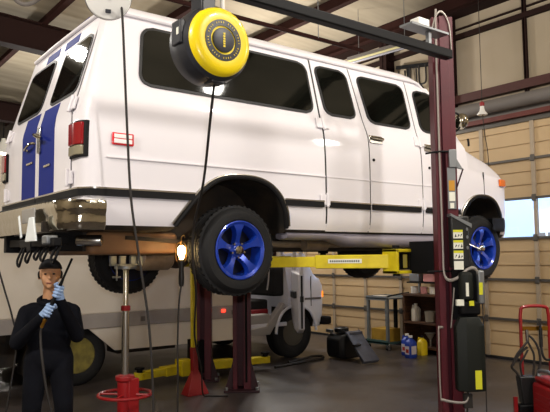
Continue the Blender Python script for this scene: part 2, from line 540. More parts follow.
def window(pt, q, r, off=.004, par=None, rows=26, cols=6, gname='side_window'):
    a0b, a0t, a1b, a1t, z0, z1 = q; g = .022
    lo, hi = rquad(a0b-g, a0t-g, a1b+g, a1t+g, z0-g, z1+g, r+g)
    f = part('window_gasket', patch(pt, lo, hi, z0-g, z1+g, off, .008, rows, cols), 'gasket', par)
    lo, hi = rquad(a0b, a0t, a1b, a1t, z0, z1, r)
    part(gname, patch(pt, lo, hi, z0, z1, off+.006, .005, rows, cols), 'dark_glass', f)
# doors as skins on the near side, with dark strips painted in for the shade of the gaps
def seam(pt, path, wd=.012, off=.0015, par=None):
    mb = MB(); vs = []; fs = []
    for (a, z) in path:
        vs += [pt(a-wd/2, z, off), pt(a+wd/2, z, off), pt(a-wd/2, z, off-.01), pt(a+wd/2, z, off-.01)]
    for i in range(len(path)-1):
        o = 4*i; fs += [(o, o+1, o+5, o+4), (o+2, o+6, o+7, o+3), (o, o+4, o+6, o+2), (o+1, o+3, o+7, o+5)]
    fs += [(0, 2, 3, 1), (len(vs)-4, len(vs)-3, len(vs)-1, len(vs)-2)]
    return part('gap_shade_or_seal', mb.add(vs, fs), 'gasket', par)  # dark strip stands in for shade inside the shallow door gap
def doorpath(xt, xm, xb):
    return [(interp(z, [1.76, 2.66, 3.3], [xb, xm, xt]), z) for z in [1.76+.07*k for k in range(23)] if z < 3.31]
S1 = (.872, .905, .915); S2 = (1.345, 1.452, 1.445); S3 = (2.135, 2.178, 2.185)
S4 = (2.5, 2.93, 2.78)
def fx(S): return lambda z: interp(z, [1.76, 2.66, 3.3], [S[2], S[1], S[0]])
def panel(name, SA, SB, z1=3.3, label=None):
    a, c_ = fx(SA), fx(SB)
    return part(name, patch(side_pt, lambda z: a(z)+.007, lambda z: c_(z)-.007, 1.765, z1, .001, .005, 30, 6), 'van_paint', van, label=label)
dA = panel('side_door', S1, S2); dB = panel('side_door', S2, S3)
dC = part('front_door', patch(side_pt, lambda z: fx(S3)(z)+.007, lambda z: interp(z, [1.765, 1.95, 2.1, 2.2, 2.66, 3.3], [2.70, 2.72, 2.78, 2.93, 2.93, 2.48])-.007, 1.765, 3.28, .001, .005, 30, 6), 'van_paint', van)
for S, dr in ((S1, dA), (S2, dB), (S3, dC)): seam(side_pt, doorpath(*S), .016, par=dr)
window(side_pt, (-.80, -.74, .822, .80, 2.80, 3.235), .075, .002, van, cols=16)
window(side_pt, (.985, .925, 1.335, 1.275, 2.812, 3.235), .06, .007, dA)
window(side_pt, (1.53, 1.445, 2.085, 2.055, 2.80, 3.225), .06, .007, dB)
window(side_pt, (2.27, 2.235, 2.80, 2.50, 2.80, 3.205), .06, .007, dC)
# handles, locks, hinges
def hbox(x, z, lx, lz, off, th, mb=None):
    mb = mb or MB(); return patch(side_pt, lambda q: x-lx/2, lambda q: x+lx/2, z-lz/2, z+lz/2, off, th, 2, 2)
def handle(x, z, par, s=1):
    part('handle_plate', hbox(x, z, .17, .075, .006, .008), 'chrome_dull', par, bevel=.004)
    p = MB(); p.tube([side_pt(x-.07, z+.01, .012), side_pt(x-.065, z+.01, .04), side_pt(x, z+.005, .045), side_pt(x+.07, z+.002, .035), side_pt(x+.078, z, .012)], .012, 8)
    part('door_handle', p, 'chrome', par)
handle(1.55, 2.622, dB); handle(2.32, 2.615, dC)
for x, z, pr in ((1.50, 2.427, dB), (2.29, 2.414, dC)):
    part('door_lock', MB().cyl(side_pt(x, z, .004), side_pt(x, z, .014), .014, n=14), 'trim_black', pr)
def hinge(x, z, par):
    q = MB()
    for (dx, w_) in ((-.045, .06), (.04, .05)):
        q.add(*(lambda pm: (pm.v, pm.f))(patch(side_pt, lambda s: x+dx-w_/2, lambda s: x+dx+w_/2, z-.045, z+.045, .004, .016, 2, 2)))
    q.cyl(side_pt(x, z-.06, .022), side_pt(x, z+.06, .022), .014, n=10)
    part('hinge', q, 'van_paint', par, bevel=.003)
hinge(.907, 2.70, dA); hinge(.912, 2.03, dA); hinge(2.172, 2.665, dB); hinge(2.18, 2.045, dB)
# crease, belt trim, gutter
for xa, xb in ((-1.08, .9), (.925, 1.44), (1.465, 2.17), (2.195, 2.77)):
    part('crease_ridge', patch(side_pt, lambda z: xa, lambda z: xb, 2.228, 2.238, .0, .011, 1, 24), 'van_paint', van)
def trimstrip(pt, a0, a1, par, z0=1.964, z1=2.012, na=30):
    t = part('belt_trim', patch(pt, lambda z: a0, lambda z: a1, z0, z1, .003, .018, 2, na), 'trim_black', par)
    part('trim_highlight', patch(pt, lambda z: a0, lambda z: a1, z1, z1+.011, .003, .021, 1, na), 'chrome_dull', t)
for a0, a1, pr in ((XR+.018, -.40, van), (.452, .872, van), (.94, 1.438, dA), (1.466, 2.14, dB), (2.215, 2.76, dC)): trimstrip(side_pt, a0, a1, pr)
g = MB()
gp = [Vector((x, dside(3.325)-.014, 3.322-(0 if x > -.9 else 0))) for x in [-1.06+.2*k for k in range(17)]]+[Vector((2.35, .165, 3.31)), Vector((2.5, .15, 3.16)), Vector((2.75, .12, 2.95))]
g.tube(gp, .017, 8, sub=3)
part('roof_gutter', g, 'van_paint', van)
g = MB(); g.tube([(xrear(3.325)-.012, y, 3.325+.012*(1-((y-1)/.75)**2)) for y in [.24+.19*k for k in range(9)]], .015, 8)
part('rear_gutter', g, 'van_paint', van)
# arch lips
for A in (ARCH_R, ARCH_F):
    pts = [side_pt(x, max(z, 1.745), .006) for x, z in A[1:-1]]
    l = MB(); l.tube(pts, .02, 8, sub=4); part('arch_lip', l, 'trim_black', van)
    l = MB(); l.tube([side_pt(x+(x-(A[0][0]+A[-1][0])/2)*.05, max(z+.018, 1.745), .008) for x, z in A[1:-1]], .010, 8, sub=4); part('arch_moulding', l, 'chrome_dull', van)
# rear doors
def rpatch(y0, y1, z0, z1, off, th, nz=16, ny=8): return patch(rear_pt, lambda z: y0, lambda z: y1, z0, z1, off, th, nz, ny)
SEAM = .955
rdN = part('rear_door', rpatch(.235, SEAM-.006, 1.90, 3.28, .001, .006), 'van_paint', van)
rdF = part('rear_door', rpatch(SEAM+.006, 1.765, 1.90, 3.28, .001, .006), 'van_paint', van)
for y, pr in ((.23, rdN), (SEAM, rdN), (1.77, rdF)): seam(rear_pt, [(y, 1.9+.07*k) for k in range(20)], .012, .002, pr)
window(rear_pt, (.27, .27, .83, .80, 2.735, 3.16), .06, .006, rdN, gname='rear_window')
window(rear_pt, (1.07, 1.05, 1.70, 1.66, 2.735, 3.16), .06, .006, rdF, gname='rear_window')
for y0, y1, pr in ((.57, .915, rdN), (1.01, 1.36, rdF)):
    part('stripe', rpatch(y0, y1, 2.03, 2.70, .007, .0025), 'van_blue', pr, label='blue stripe below the rear window')
    part('stripe', rpatch(y0+.03, y1, 3.20, 3.275, .007, .0025), 'van_blue', pr, label='blue stripe above the rear window')
    part('roof_stripe', patch(lambda y, z, o: Vector((xrear(z)-.004-o*.6, y, z+.006+o)), lambda z: y0+.02, lambda z: y1, 3.345, 3.40, 0, .004, 6, 6), 'van_blue', van, label='blue stripe on the roof edge')
rh = MB(); rh.add(*(lambda pm: (pm.v, pm.f))(rpatch(.86, .925, 2.36, 2.56, .007, .02, 3, 2)))
part('latch_plate', rh, 'chrome_dull', rdN, bevel=.004)
rh = MB(); rh.tube([rear_pt(.89, 2.50, .02), rear_pt(.89, 2.50, .06), rear_pt(.80, 2.47, .065), rear_pt(.74, 2.45, .05)], .012, 8); part('door_handle', rh, 'chrome', rdN)
rh = MB(); rh.tube([rear_pt(1.20, 2.42, .012), rear_pt(1.19, 2.425, .04), rear_pt(1.05, 2.45, .045), rear_pt(1.02, 2.455, .012)], .011, 8); part('door_handle', rh, 'chrome', rdF)
part('chrome_badge', rpatch(.64, .78, 2.235, 2.25, .010, .008, 1, 2), 'chrome', rdN)
part('chrome_badge', rpatch(1.06, 1.22, 2.30, 2.315, .010, .008, 1, 2), 'chrome', rdF)
for y, z, pr in ((.232, 2.10, rdN), (.232, 2.62, rdN), (1.768, 2.10, rdF), (1.768, 2.62, rdF)):
    q = MB(); q.add(*(lambda pm: (pm.v, pm.f))(rpatch(y-.055, y+.055, z-.045, z+.045, .007, .016, 2, 2)))
    q.cyl(rear_pt(y, z-.06, .03), rear_pt(y, z+.06, .03), .014, n=10); part('hinge', q, 'van_paint', pr, bevel=.003)
trimstrip(rear_pt, .012, .945, van, 1.964, 2.012, 16); trimstrip(rear_pt, .965, 1.988, van, 1.964, 2.012, 16)
# tail lights
for s in (0, 1):
    y0, y1 = (.035, .205) if s == 0 else (1.795, 1.965)
    t = part('tail_light', rpatch(y0-.012, y1+.012, 2.225, 2.475, .0, .022, 6, 6), 'trim_black', van, bevel=.006)
    part('red_lens', rpatch(y0, y1, 2.31, 2.462, .018, .018, 4, 6), 'lens_red', t, bevel=.006, label='red upper lens')
    part('reverse_lens', rpatch(y0, y1, 2.24, 2.305, .018, .016, 2, 6), 'lens_clear', t, bevel=.006, label='clear lower lens')
sm_ = part('side_marker', patch(side_pt, lambda z: -1.045, lambda z: -.885, 2.318, 2.404, .002, .014, 2, 4), 'marker_red', van, bevel=.008, label='red framed side marker lamp')
part('marker_lens', patch(side_pt, lambda z: -1.032, lambda z: -.90, 2.330, 2.360, .012, .008, 1, 4), 'marker_glare', sm_, bevel=.003)  # lens whitened to stand for flash glare
part('marker_lens', patch(side_pt, lambda z: -1.032, lambda z: -.90, 2.366, 2.394, .012, .008, 1, 4), 'marker_glare', sm_, bevel=.003)
def nosept(x, z, off):
    t = (x-3.48)/.3; t = max(0, min(.999, t)); ins = .3*(1-math.sqrt(1-t*t))*.8
    return Vector((x+off*.3, dside(z)*.6+ins-off, z))
part('front_marker', patch(nosept, lambda z: 3.475, lambda z: 3.615, 2.30, 2.38, .001, .02, 3, 4), 'lens_orange', van, bevel=.006, label='orange front side marker')
# rear bumper (chrome step bumper wrapping the corner)
prof = [(0, 1.755), (.03, 1.735), (.045, 1.765), (.05, 1.80), (.045, 1.835), (.055, 1.86), (.06, 1.90), (.05, 1.93), (.02, 1.935), (0, 1.935)]
path = []
bx_r = 0.16
path.append((Vector((-1.10, -.035)), Vector((0, -1))))
path.append((Vector((-1.20, -.035)), Vector((0, -1))))
for k in range(7):
    th = PI/2*k/6
    path.append((Vector((-1.22-bx_r*sin(th)*.9, -.035+bx_r*(1-cos(th)))), Vector((-sin(th), -cos(th)))))
for y in [.3+.2*k for k in range(8)]: path.append((Vector((-1.364, y)), Vector((-1, 0))))
for k in range(7):
    th = PI/2*(6-k)/6
    path.append((Vector((-1.22-bx_r*sin(th)*.9, 2.035-bx_r*(1-cos(th)))), Vector((-sin(th), cos(th)))))
path.append((Vector((-1.10, 2.035)), Vector((0, 1))))
rg = [[Vector((p.x+nn.x*(o-.03), p.y+nn.y*(o-.03), z)) for o, z in prof] for p, nn in path]
bp_ = part('rear_bumper', MB().loft(rg), 'chrome', van, smooth=50)
part('step_pad', MB().box(-1.375, -1.24, .35, 1.65, 1.932, 1.944), 'black_rubber', bp_, bevel=.004)
part('plate', MB().box(-1.428, -1.418, .40, .70, 1.80, 1.90), 'plate', bp_, bevel=.004, label='grey licence plate')
lb = MB(); lb.box(-1.40, -1.22, .3, .34, 1.73, 1.8); lb.box(-1.40, -1.22, 1.66, 1.7, 1.73, 1.8)
part('bumper_bracket', lb, 'underbody', bp_)
# hitch under the bumper
ht = MB(); ht.bar((-1.25, .3, 1.675), (-1.25, 1.55, 1.675), .06, .06); ht.box(-1.42, -1.1, .5, .6, 1.60, 1.70); ht.bar((-1.39, .02, 1.655), (-1.39, .78, 1.655), .05, .055); ht.box(-1.30, -1.1, .35, .43, 1.60, 1.76); ht.box(-1.30, -1.1, 1.57, 1.65, 1.60, 1.76)
hi_ = part('tow_hitch', ht, 'steel_black', van, bevel=.006)
for y, l in ((.62, .12), (.82, .15), (.42, .10), (.28, .11), (.06, .12)):
    q = MB(); q.tube([(-1.36, y, 1.64), (-1.40, y-.03, 1.64-l*.7), (-1.40, y+.02, 1.64-l), (-1.40, y+.06, 1.64-l*.7), (-1.36, y+.05, 1.64)], .009, 6)
    part('safety_chain', q, 'steel_black', hi_)
q = MB()
q.prism([(.26, 1.665), (.50, 1.665), (.42, 1.83), (.33, 1.83)], lambda y, z: (-1.46, y, z), lambda y, z: (-1.445, y, z))
q.prism([(.60, 1.70), (.63, 1.69), (.70, 1.85), (.67, 1.86)], lambda y, z: (-1.455, y, z), lambda y, z: (-1.445, y, z))
part('hitch_tag', q, 'tag_white', hi_, bevel=.004, label='white plate hanging by the hitch')
part('wiring_socket', MB().box(-1.44, -1.36, .10, .20, 1.64, 1.70), 'steel_grey', hi_, bevel=.01)
q = MB(); q.lathe([(.034, 0), (.04, .01), (.04, .17), (.034, .18)], (-1.16, .32, 1.672), (.8, -.6, 0), 18); part('tail_pipe', q, 'chrome_dull', van)
# front bumper
fr = [[Vector((3.41+a, y, z)) for a, z in ((0, 1.80), (.2, 1.80), (.215, 1.86), (.215, 1.92), (.2, 1.95), (0, 1.95))] for y in (-.03, .0, .2, 1.0, 1.8, 2.0, 2.03)]
for r_, s in zip(fr, (-.12, -.05, .03, .07, .03, -.05, -.12)):
    for p in r_: p.x += s
part('front_bumper', MB().loft(fr), 'trim_black', van, bevel=.01)
# windscreen and mirror
ws = MB(); ws.hexa([(2.50, .26, 3.36), (2.50, 1.74, 3.36), (2.94, 1.82, 2.90), (2.94, .18, 2.90), (2.515, .26, 3.375), (2.515, 1.74, 3.375), (2.955, 1.82, 2.915), (2.955, .18, 2.915)])
part('windscreen', ws, 'dark_glass', van)
mi = MB(); mi.tube([(2.66, .06, 2.80), (2.72, -.04, 2.84), (2.755, -.06, 2.93), (2.72, -.03, 3.02), (2.60, .10, 3.03)], .010, 8)
mr = part('mirror_arm', mi, 'trim_black', van)
mi = MB(); mi.ball((2.765, -.05, 2.935), .05, .09, .085); part('mirror_head', mi, 'chrome', mr)
an = MB(); an.tube([(3.15, .14, 2.74), (3.15, .14, 2.78), (3.14, .14, 2.82)], .012, 8); part('aerial_mount', an, 'trim_black', van)
# front panel seam + aerial dots
seam(lambda a, z, o: side_pt(a, z, o), [(3.205, 2.20+.04*k) for k in range(7)], .01, .002, van)
# side step / rocker tube
rs = MB()
secp = [(.06, 1.745), (.035, 1.71), (.045, 1.66), (.09, 1.63), (.16, 1.625), (.20, 1.65), (.20, 1.745)]
rs.loft([[Vector((x, y, 1.745+(z-1.745)*k)) for y, z in secp] for x, k in ((.51, .45), (.53, .5), (1.0, .5), (1.22, .95), (1.5, 1), (2.0, 1), (2.70, 1), (2.73, 1))])
part('running_board', rs, 'sill_grey', van, smooth=60)
# chassis
ch = MB()
for y in (.48, 1.46): ch.box(-1.1, 3.6, y, y+.07, 1.60, 1.745)
for x in (-.9, .55, 1.4, 2.3, 3.4): ch.box(x, x+.07, .5, 1.5, 1.63, 1.735)
cs = part('frame_rails', ch, 'underbody', van)
tk = MB(); tk.box(-1.03, -.30, .42, 1.35, 1.575, 1.745); part('fuel_tank', tk, 'tank_brown', van, bevel=.035, seg=3)
q = MB(); q.lathe([(.03, -.02), (.1, 0), (.115, .02), (.115, .30), (.1, .32), (.03, .34)], (-.42, .92, 1.555), (1, .1, 0), 22); part('muffler', q, 'muffler', van)
q = MB(); q.tube([(-.08, .955, 1.555), (.3, .6, 1.66), (.75, .38, 1.655), (1.0, .38, 1.655)], .03, 10); q.cyl((.90, .30, 1.65), (1.16, .30, 1.65), .052, n=18); q.tube([(1.18, .34, 1.655), (1.8, .42, 1.66), (2.6, .7, 1.68)], .03, 10); part('exhaust_pipe', q, 'muffler', van)
q = MB(); q.cyl((0, .22, 1.60), (0, 1.78, 1.60), .045, n=14); q.ball((0, 1.0, 1.60), .15, .17, .15); q.cyl((0, 1.0, 1.62), (1.6, 1.0, 1.70), .04, n=12); part('rear_axle', q, 'underbody', van)
q = MB(); q.bar((3.175, .3, 1.58), (3.175, 1.7, 1.58), .1, .07); q.box(2.3, 3.0, .7, 1.3, 1.56, 1.74); part('front_axle', q, 'underbody', van, bevel=.01)
for y in (.42, 1.52):
    q = MB(); q.bar((-.75, y, 1.70), (.0, y, 1.655), .06, .03); q.bar((0, y, 1.655), (.6, y, 1.70), .06, .03); part('leaf_spring', q, 'underbody', van)

def wheel(c, side, steer=0):
    """side -1: outer face to -Y"""
    c = Vector(c); R = .348; W = .265
    ax = Matrix.Rotation(steer, 3, 'Z') @ Vector((0, side, 0))
    root = MB()
    h = W/2
    prof = [(.228, h-.012), (.240, h), (.27, h+.006), (.30, h+.002), (.322, h-.02), (.332, h-.045), (R, h-.05)]
    # tread with circumferential grooves
    tread = []
    xs = [h-.06, h-.085, h-.09, h-.1, h-.105, 0.008, .003, -.003, -.008, -h+.105, -h+.1, -h+.09, -h+.085, -h+.06]
    rr = [R, R, R-.008, R-.008, R, R, R-.008, R-.008, R, R, R-.008, R-.008, R, R]
    prof += list(zip(rr, xs))
    prof += [(r, -x_) for r, x_ in [(R, h-.05), (.332, h-.045), (.322, h-.02), (.30, h+.002), (.27, h+.006), (.240, h), (.228, h-.012)]]
    root.lathe(prof+[(.225, -h+.03), (.225, h-.03)], c, ax, 56, close=True)
    # tread blocks on the shoulders
    sv = ax.orthogonal().normalized(); uv = ax.cross(sv)
    for k in range(44):
        a = 2*PI*k/44; rd = sv*cos(a)+uv*sin(a); tg = -sv*sin(a)+uv*cos(a)
        for s2 in (-1, 1):
            root.bar(c+rd*(R+.002)+ax*s2*(h-.05), c+rd*(R+.002)+ax*s2*(h-.08), .026, .010, up=rd)
    t = part('wheel', root, 'tyre', van, smooth=30, label='black tyre')
    rm = MB()
    rm.lathe([(.215, h-.035), (.224, h-.008), (.230, h), (.222, h+.003), (.200, h-.010), (.190, h-.05), (.185, -h+.04), (.215, -h+.015), (.228, -h+.02)][::1]+[(.220, -h+.04), (.20, -h+.06), (.21, h-.06)], c, ax, 48, close=True)
    # five spokes
    for k in range(5):
        a = 2*PI*k/5+.2
        rd = sv*cos(a)+uv*sin(a); tg = -sv*sin(a)+uv*cos(a)
        sec = []
        for r_, wd, o0, o1 in ((.04, .034, h-.09, h-.05), (.08, .027, h-.085, h-.035), (.12, .027, h-.07, h-.018), (.155, .036, h-.06, h-.010), (.185, .056, h-.055, h-.008), (.208, .085, h-.05, h-.010)):
            p = c+rd*r_
            sec.append([p-tg*wd+ax*o0, p-tg*wd*.72+ax*o1, p+tg*wd*.72+ax*o1, p+tg*wd+ax*o0])
        rm.loft(sec)
    rim = part('rim', rm, 'rim_blue', t, smooth=40, label='glossy blue five spoke rim')
    dm = MB(); dm.cyl(c+ax*(h-.115), c+ax*(-h+.012), .183, n=28); dm.cyl(c+ax*(-h+.02), c+ax*(-h+.008), .222, n=32); part('brake_drum', dm, 'rim_dark', rim)
    hc = MB(); hc.lathe([(.062, h-.06), (.062, h-.045), (.05, h-.035)], c, ax, 24); part('hub', hc, 'rim_blue', rim)
    hc = MB(); hc.lathe([(.036, h-.04), (.036, h-.012), (.030, h-.004), (.012, h-.001)], c, ax, 24); part('centre_cap', hc, 'chrome', rim)
    for k in range(5):
        a = 2*PI*(k+.5)/5+.2; p = c+(sv*cos(a)+uv*sin(a))*.058
        part('lug_nut', MB().cyl(p+ax*(h-.05), p+ax*(h-.028), .009, n=6), 'chrome_dull', rim)
    return t
wheel((.03, .155, 1.60), -1); wheel((-.10, 1.845, 1.555), 1)
wheel((3.19, .155, 1.62), -1, 0); wheel((3.175, 1.845, 1.62), 1, 0)

# ================================================================ LIFT POSTS
PU = Vector((.80, -.60, 0)); PV = Vector((.60, .80, 0))      # columns stand turned towards the drive-in corner
XF = None
def post(name, label, cx, cy, W, Dp, H, group=None):
    """(cx, cy): centre of the outer face"""
    t = thing(name, label, 'lift post', (cx, cy, 0), group)
    O = Vector((cx, cy, 0))
    def bx_(m_, a0, a1, b0, b1, z0, z1):
        p = [O+PU*a+PV*b_+Vector((0, 0, z)) for z in (z0, z1) for a, b_ in ((a0, b0), (a1, b0), (a1, b1), (a0, b1))]
        return m_.hexa(p)
    w = W/2
    m_ = MB(); bx_(m_, -w, -w+.02, 0, Dp, .02, H); bx_(m_, w-.02, w, 0, Dp, .02, H); bx_(m_, -w, w, Dp-.02, Dp, .02, H)
    bx_(m_, -w+.001, -w+.05, -.002, .02, .02, H); bx_(m_, w-.085, w-.001, -.002, .02, .02, H)
    part('column', m_, 'lift_red', t, bevel=.003)
    m_ = MB(); bx_(m_, -w-.1, w+.1, -.1, Dp+.1, 0, .022)
    part('base_plate', m_, 'lift_red_dark', t, bevel=.004)
    for a, b_ in ((-w-.07, -.07), (w+.07, -.07), (-w-.07, Dp+.07), (w+.07, Dp+.07)):
        p = O+PU*a+PV*b_
        part('anchor_bolt', MB().cyl(p+Vector((0, 0, .02)), p+Vector((0, 0, .055)), .018, n=6), 'steel_grey', t)
    for sg in (-1, 1):
        m_ = MB(); m_.prism([(0, .022), (.09, .022), (0, .34)], lambda a, z: O+PU*sg*(w+a)+PV*.02+Vector((0, 0, z)), lambda a, z: O+PU*sg*(w+a)+PV*.04+Vector((0, 0, z)))
        part('gusset', m_, 'lift_red_dark', t)
    return t
PX0, PX1, PY0, PY1 = 1.055, 1.385, -1.0, -.74
P1 = post('lift_post', 'dark red lift post in front of the van holding the control box', 1.262, -1.0, .165, .14, 3.42, 'dark red posts of the vehicle lifts')
def pxf(m_):
    for v in m_.v:
        a = (v.x-1.235)*.60-.028; b_ = (v.y+1.0)*.60
        q_ = Vector((1.262, -1.0, v.z))+PU*a+PV*b_
        v.x, v.y = q_.x, q_.y
XFON[0] = pxf
cap_ = MB(); cap_.box(PX1-.145, PX1-.03, PY0-.005, PY0+.02, 2.35, 3.43); part('cover_plate', cap_, 'lift_red', P1, bevel=.003)
XFON[0] = None
ob = MB(); ob.bar((-3.6, -1.10, 3.075), (1.21, -1.10, 3.075), .075, .07); part('overhead_bar', ob, 'steel_black', P1, bevel=.01)
ob = MB(); ob.box(.74, 1.16, -1.14, -1.02, 3.215, 3.23); ob.bar((.98, -1.09, 3.10), (.98, -1.09, 3.22), .03, .03, up=(1, 0, 0)); sh = part('switch_shelf', ob, 'steel_grey', P1)
part('switch_box', MB().box(.83, .95, -1.13, -1.04, 3.23, 3.29), 'white_plastic', sh, bevel=.01)
XFON[0] = pxf
cd = MB(); cd.tube([(1.20, -1.015, 3.48), (1.19, -1.02, 3.3), (1.19, -1.02, 2.6), (1.195, -1.02, 2.0), (1.20, -1.02, 1.6), (1.20, -1.03, 1.42), (1.24, -1.06, 1.36), (1.33, -1.12, 1.37), (1.47, -1.16, 1.44), (1.56, -1.17, 1.44), (1.61, -1.16, 1.36)], .013, 8); part('conduit', cd, 'conduit', P1)
cd = MB(); cd.tube([(1.15, -1.01, 3.33), (1.18, -1.02, 3.40), (1.25, -1.02, 3.46), (1.33, -1.02, 3.42), (1.38, -1.02, 3.30), (1.385, -1.02, 3.1)], .009, 8); part('top_cable', cd, 'conduit', P1)
cd = MB(); cd.tube([(1.01, -1.02, 2.33), (1.2, -1.03, 2.345), (1.40, -1.02, 2.34)], .008, 6); part('cable_tie', cd, 'steel_black', P1)
cd = MB(); cd.tube([(.99, -1.02, 1.42), (1.2, -1.03, 1.425), (1.40, -1.02, 1.42)], .007, 6); part('cable_tie', cd, 'steel_black', P1)
# bracket, lock lever, label strip
q = MB(); q.box(1.31, 1.41, -1.04, -.98, 2.22, 2.36); q.prism([(1.38, 2.22), (1.50, 2.20), (1.47, 2.225), (1.40, 2.30)], lambda a, z: (a, -1.03, z), lambda a, z: (a, -1.0, z))
br = part('lever_bracket', q, 'steel_grey', P1, bevel=.004)
part('lever_rod', MB().cyl((1.49, -1.02, 2.21), (1.40, -1.02, 2.06), .009, n=8), 'lift_red_dark', br)
q = MB(); q.box(1.285, 1.39, -1.022, -1.0, 1.90, 2.22); ls = part('label_board', q, 'steel_grey', P1)
part('label', MB().box(1.30, 1.375, -1.026, -1.022, 2.04, 2.12), 'label_orange', ls, label='yellow label'); part('label', MB().box(1.30, 1.375, -1.026, -1.022, 1.96, 2.03), 'label_white', ls, label='white label')
part('label', MB().box(1.31, 1.36, -1.026, -1.022, 1.905, 1.945), 'label_white', ls, label='small white label')
# control box with warning labels
q = MB(); q.box(1.275, 1.50, -1.16, -1.0, 1.45, 1.84); cb = part('control_box', q, 'black_plastic', P1, bevel=.012)
q = MB(); q.prism([(1.27, 1.86), (1.53, 1.78), (1.53, 1.75), (1.27, 1.84)], lambda a, z: (a, -1.17, z), lambda a, z: (a, -.99, z)); part('rain_hood', q, 'steel_grey', cb)
for k in range(4):
    z1 = 1.735-.078*k
    lb_ = part('warning_label', MB().box(1.295, 1.415, -1.164, -1.16, z1-.064, z1), 'label_white', cb)
    if k < 3:
        part('label_header', MB().box(1.295, 1.415, -1.1655, -1.164, z1-.018, z1), 'label_yellow', lb_)
        pg = MB()
        for j in range(3):
            xx = 1.312+.036*j
            pg.prism([(xx, z1-.056), (xx+.010+.006*((j+k) % 2), z1-.024-.006*((j*k+1) % 3)), (xx+.026, z1-.052+.01*((j+k) % 3))], lambda a, z: (a, -1.1655, z), lambda a, z: (a, -1.164, z))
        part('pictogram', pg, 'black_plastic', lb_)
q = MB(); q.cyl((1.50, -1.12, 1.63), (1.62, -1.16, 1.59), .008, n=8); q.ball((1.625, -1.162, 1.588), .014); part('release_lever', q, 'chrome_dull', cb)
for z in (1.74, 1.68, 1.60): part('push_button', MB().cyl((1.47, -1.16, z), (1.47, -1.172, z), .013, n=10), 'steel_grey', cb)
# hydraulic unit
q = MB(); q.lathe([(.05, 0), (.085, .01), (.09, .03), (.09, .18), (.08, .2), (.04, .21)], (1.44, -1.13, 1.21), (0, 0, 1), 24)
pu = part('pump_motor', q, 'tank_black', P1)
part('mount_plate', MB().box(1.30, 1.60, -1.06, -1.0, 1.06, 1.44), 'steel_black', pu)
part('motor_label', MB().box(1.415, 1.45, -1.226, -1.215, 1.24, 1.34), 'label_white', pu); part('motor_label', MB().box(1.30, 1.39, -1.21, -1.16, 1.17, 1.215), 'label_white', pu)
part('valve_block', MB().box(1.35, 1.60, -1.20, -1.04, 1.10, 1.20), 'steel_black', pu, bevel=.015)
q = MB(); q.box(1.58, 1.66, -1.2, -1.10, 1.18, 1.43); part('switch_housing', q, 'steel_grey', pu, bevel=.012); part('switch_label', MB().box(1.585, 1.63, -1.206, -1.2, 1.25, 1.34), 'label_yellow', pu)
part('yellow_tag', MB().box(1.455, 1.51, -1.224, -1.20, 1.17, 1.205), 'label_yellow', pu)
tkp = MB()
tkp.loft([[Vector((1.46+sx*(.172*s), -1.14+sy*(.10*s), z)) for sx, sy in ((-1, -.55), (-.35, -1), (.5, -1), (1, -.75), (1, .8), (-1, .8))] for z, s in ((.545, .96), (.56, 1), (1.02, 1), (1.075, .72), (1.085, .68))])
ot = part('oil_tank', tkp, 'tank_black', P1, smooth=20, bevel=.006)
part('tank_label', MB().box(1.49, 1.57, -1.244, -1.238, .565, .70), 'label_yellow', ot)
q = MB(); q.tube([(1.42, -1.15, .55), (1.41, -1.15, .45), (1.40, -1.12, .3), (1.38, -1.05, .12)], .012, 8); q.box(1.37, 1.47, -1.17, -1.09, .42, .52); part('hydraulic_hose', q, 'cable', P1)
q = MB(); q.tube([(1.655, -1.1, 1.2), (1.66, -1.1, .9), (1.655, -1.12, .6), (1.66, -1.1, .3), (1.68, -1.08, .02)], .007, 6); part('power_cord', q, 'cable', P1)
q = MB(); q.tube([(1.17, -1.01, 1.0), (1.12, -1.04, 1.0), (1.105, -1.05, .96), (1.105, -1.06, .52), (1.14, -1.08, .47), (1.36, -1.16, .46), (1.42, -1.17, .50)], .010, 8); part('grab_rod', q, 'conduit', P1)
q = MB(); q.tube([(1.27, -1.03, 1.0), (1.29, -1.06, 1.15), (1.31, -1.08, 1.3)], .009, 8); part('oil_line', q, 'conduit', P1)
# carriage + yellow swing arms
XFON[0] = None
q = MB(); q.box(1.29, 1.42, -.86, -.58, 1.40, 1.66); cg = part('carriage', q, 'steel_black', P1, bevel=.006)
def arm(par, a, b_, z, pad, w=.13, h=.112, post_side=True):
    a = Vector((a[0], a[1], z)); b_ = Vector((b_[0], b_[1], z)); t = (b_-a).normalized(); mid = a+(b_-a)*.46
    m1 = MB(); m1.bar(a, mid+t*.06, w, h); o = part('swing_arm', m1, 'yellow_paint', par, bevel=.006)
    m2 = MB(); m2.bar(mid, b_, w*.8, h*.78); m2.cyl(b_-Vector((0, 0, h*.39)), b_+Vector((0, 0, h*.39)), w*.45, n=18); part('arm_extension', m2, 'yellow_paint', o, bevel=.004)
    m3 = MB(); m3.cyl(b_+Vector((0, 0, h*.39)), (b_.x, b_.y, pad-.02), .035, n=14); m3.cyl((b_.x, b_.y, pad-.02), (b_.x, b_.y, pad), .06, n=18); part('lift_pad', m3, 'steel_black', o)
    return o
A1 = arm(cg, (1.20, -.50), (.40, .50), 1.50, 1.60)
s_ = Vector((.4-1.2, 1.0, 0)).normalized(); nrm = Vector((-s_.y, s_.x, 0))
ltx = MB()
p0 = Vector((1.20, -.5, 1.505))+s_*.10; sd = Vector((-s_.y, s_.x, 0))*1
if sd.y > 0: sd = -sd
p0 += sd*.066
ltx.bar(p0+s_*.16, p0+s_*.44, .004, .035)
tx = ltx.mat(1)
for k in range(14): tx.bar(p0+s_*(.18+.018*k)+sd*.003, p0+s_*(.18+.018*k+.010)+sd*.003, .003, .014)
part('warning_strip', tx, ['label_white', 'black_plastic'], A1)
arm(cg, (1.26, -.50), (2.2, .50), 1.50, 1.60)
q = MB()
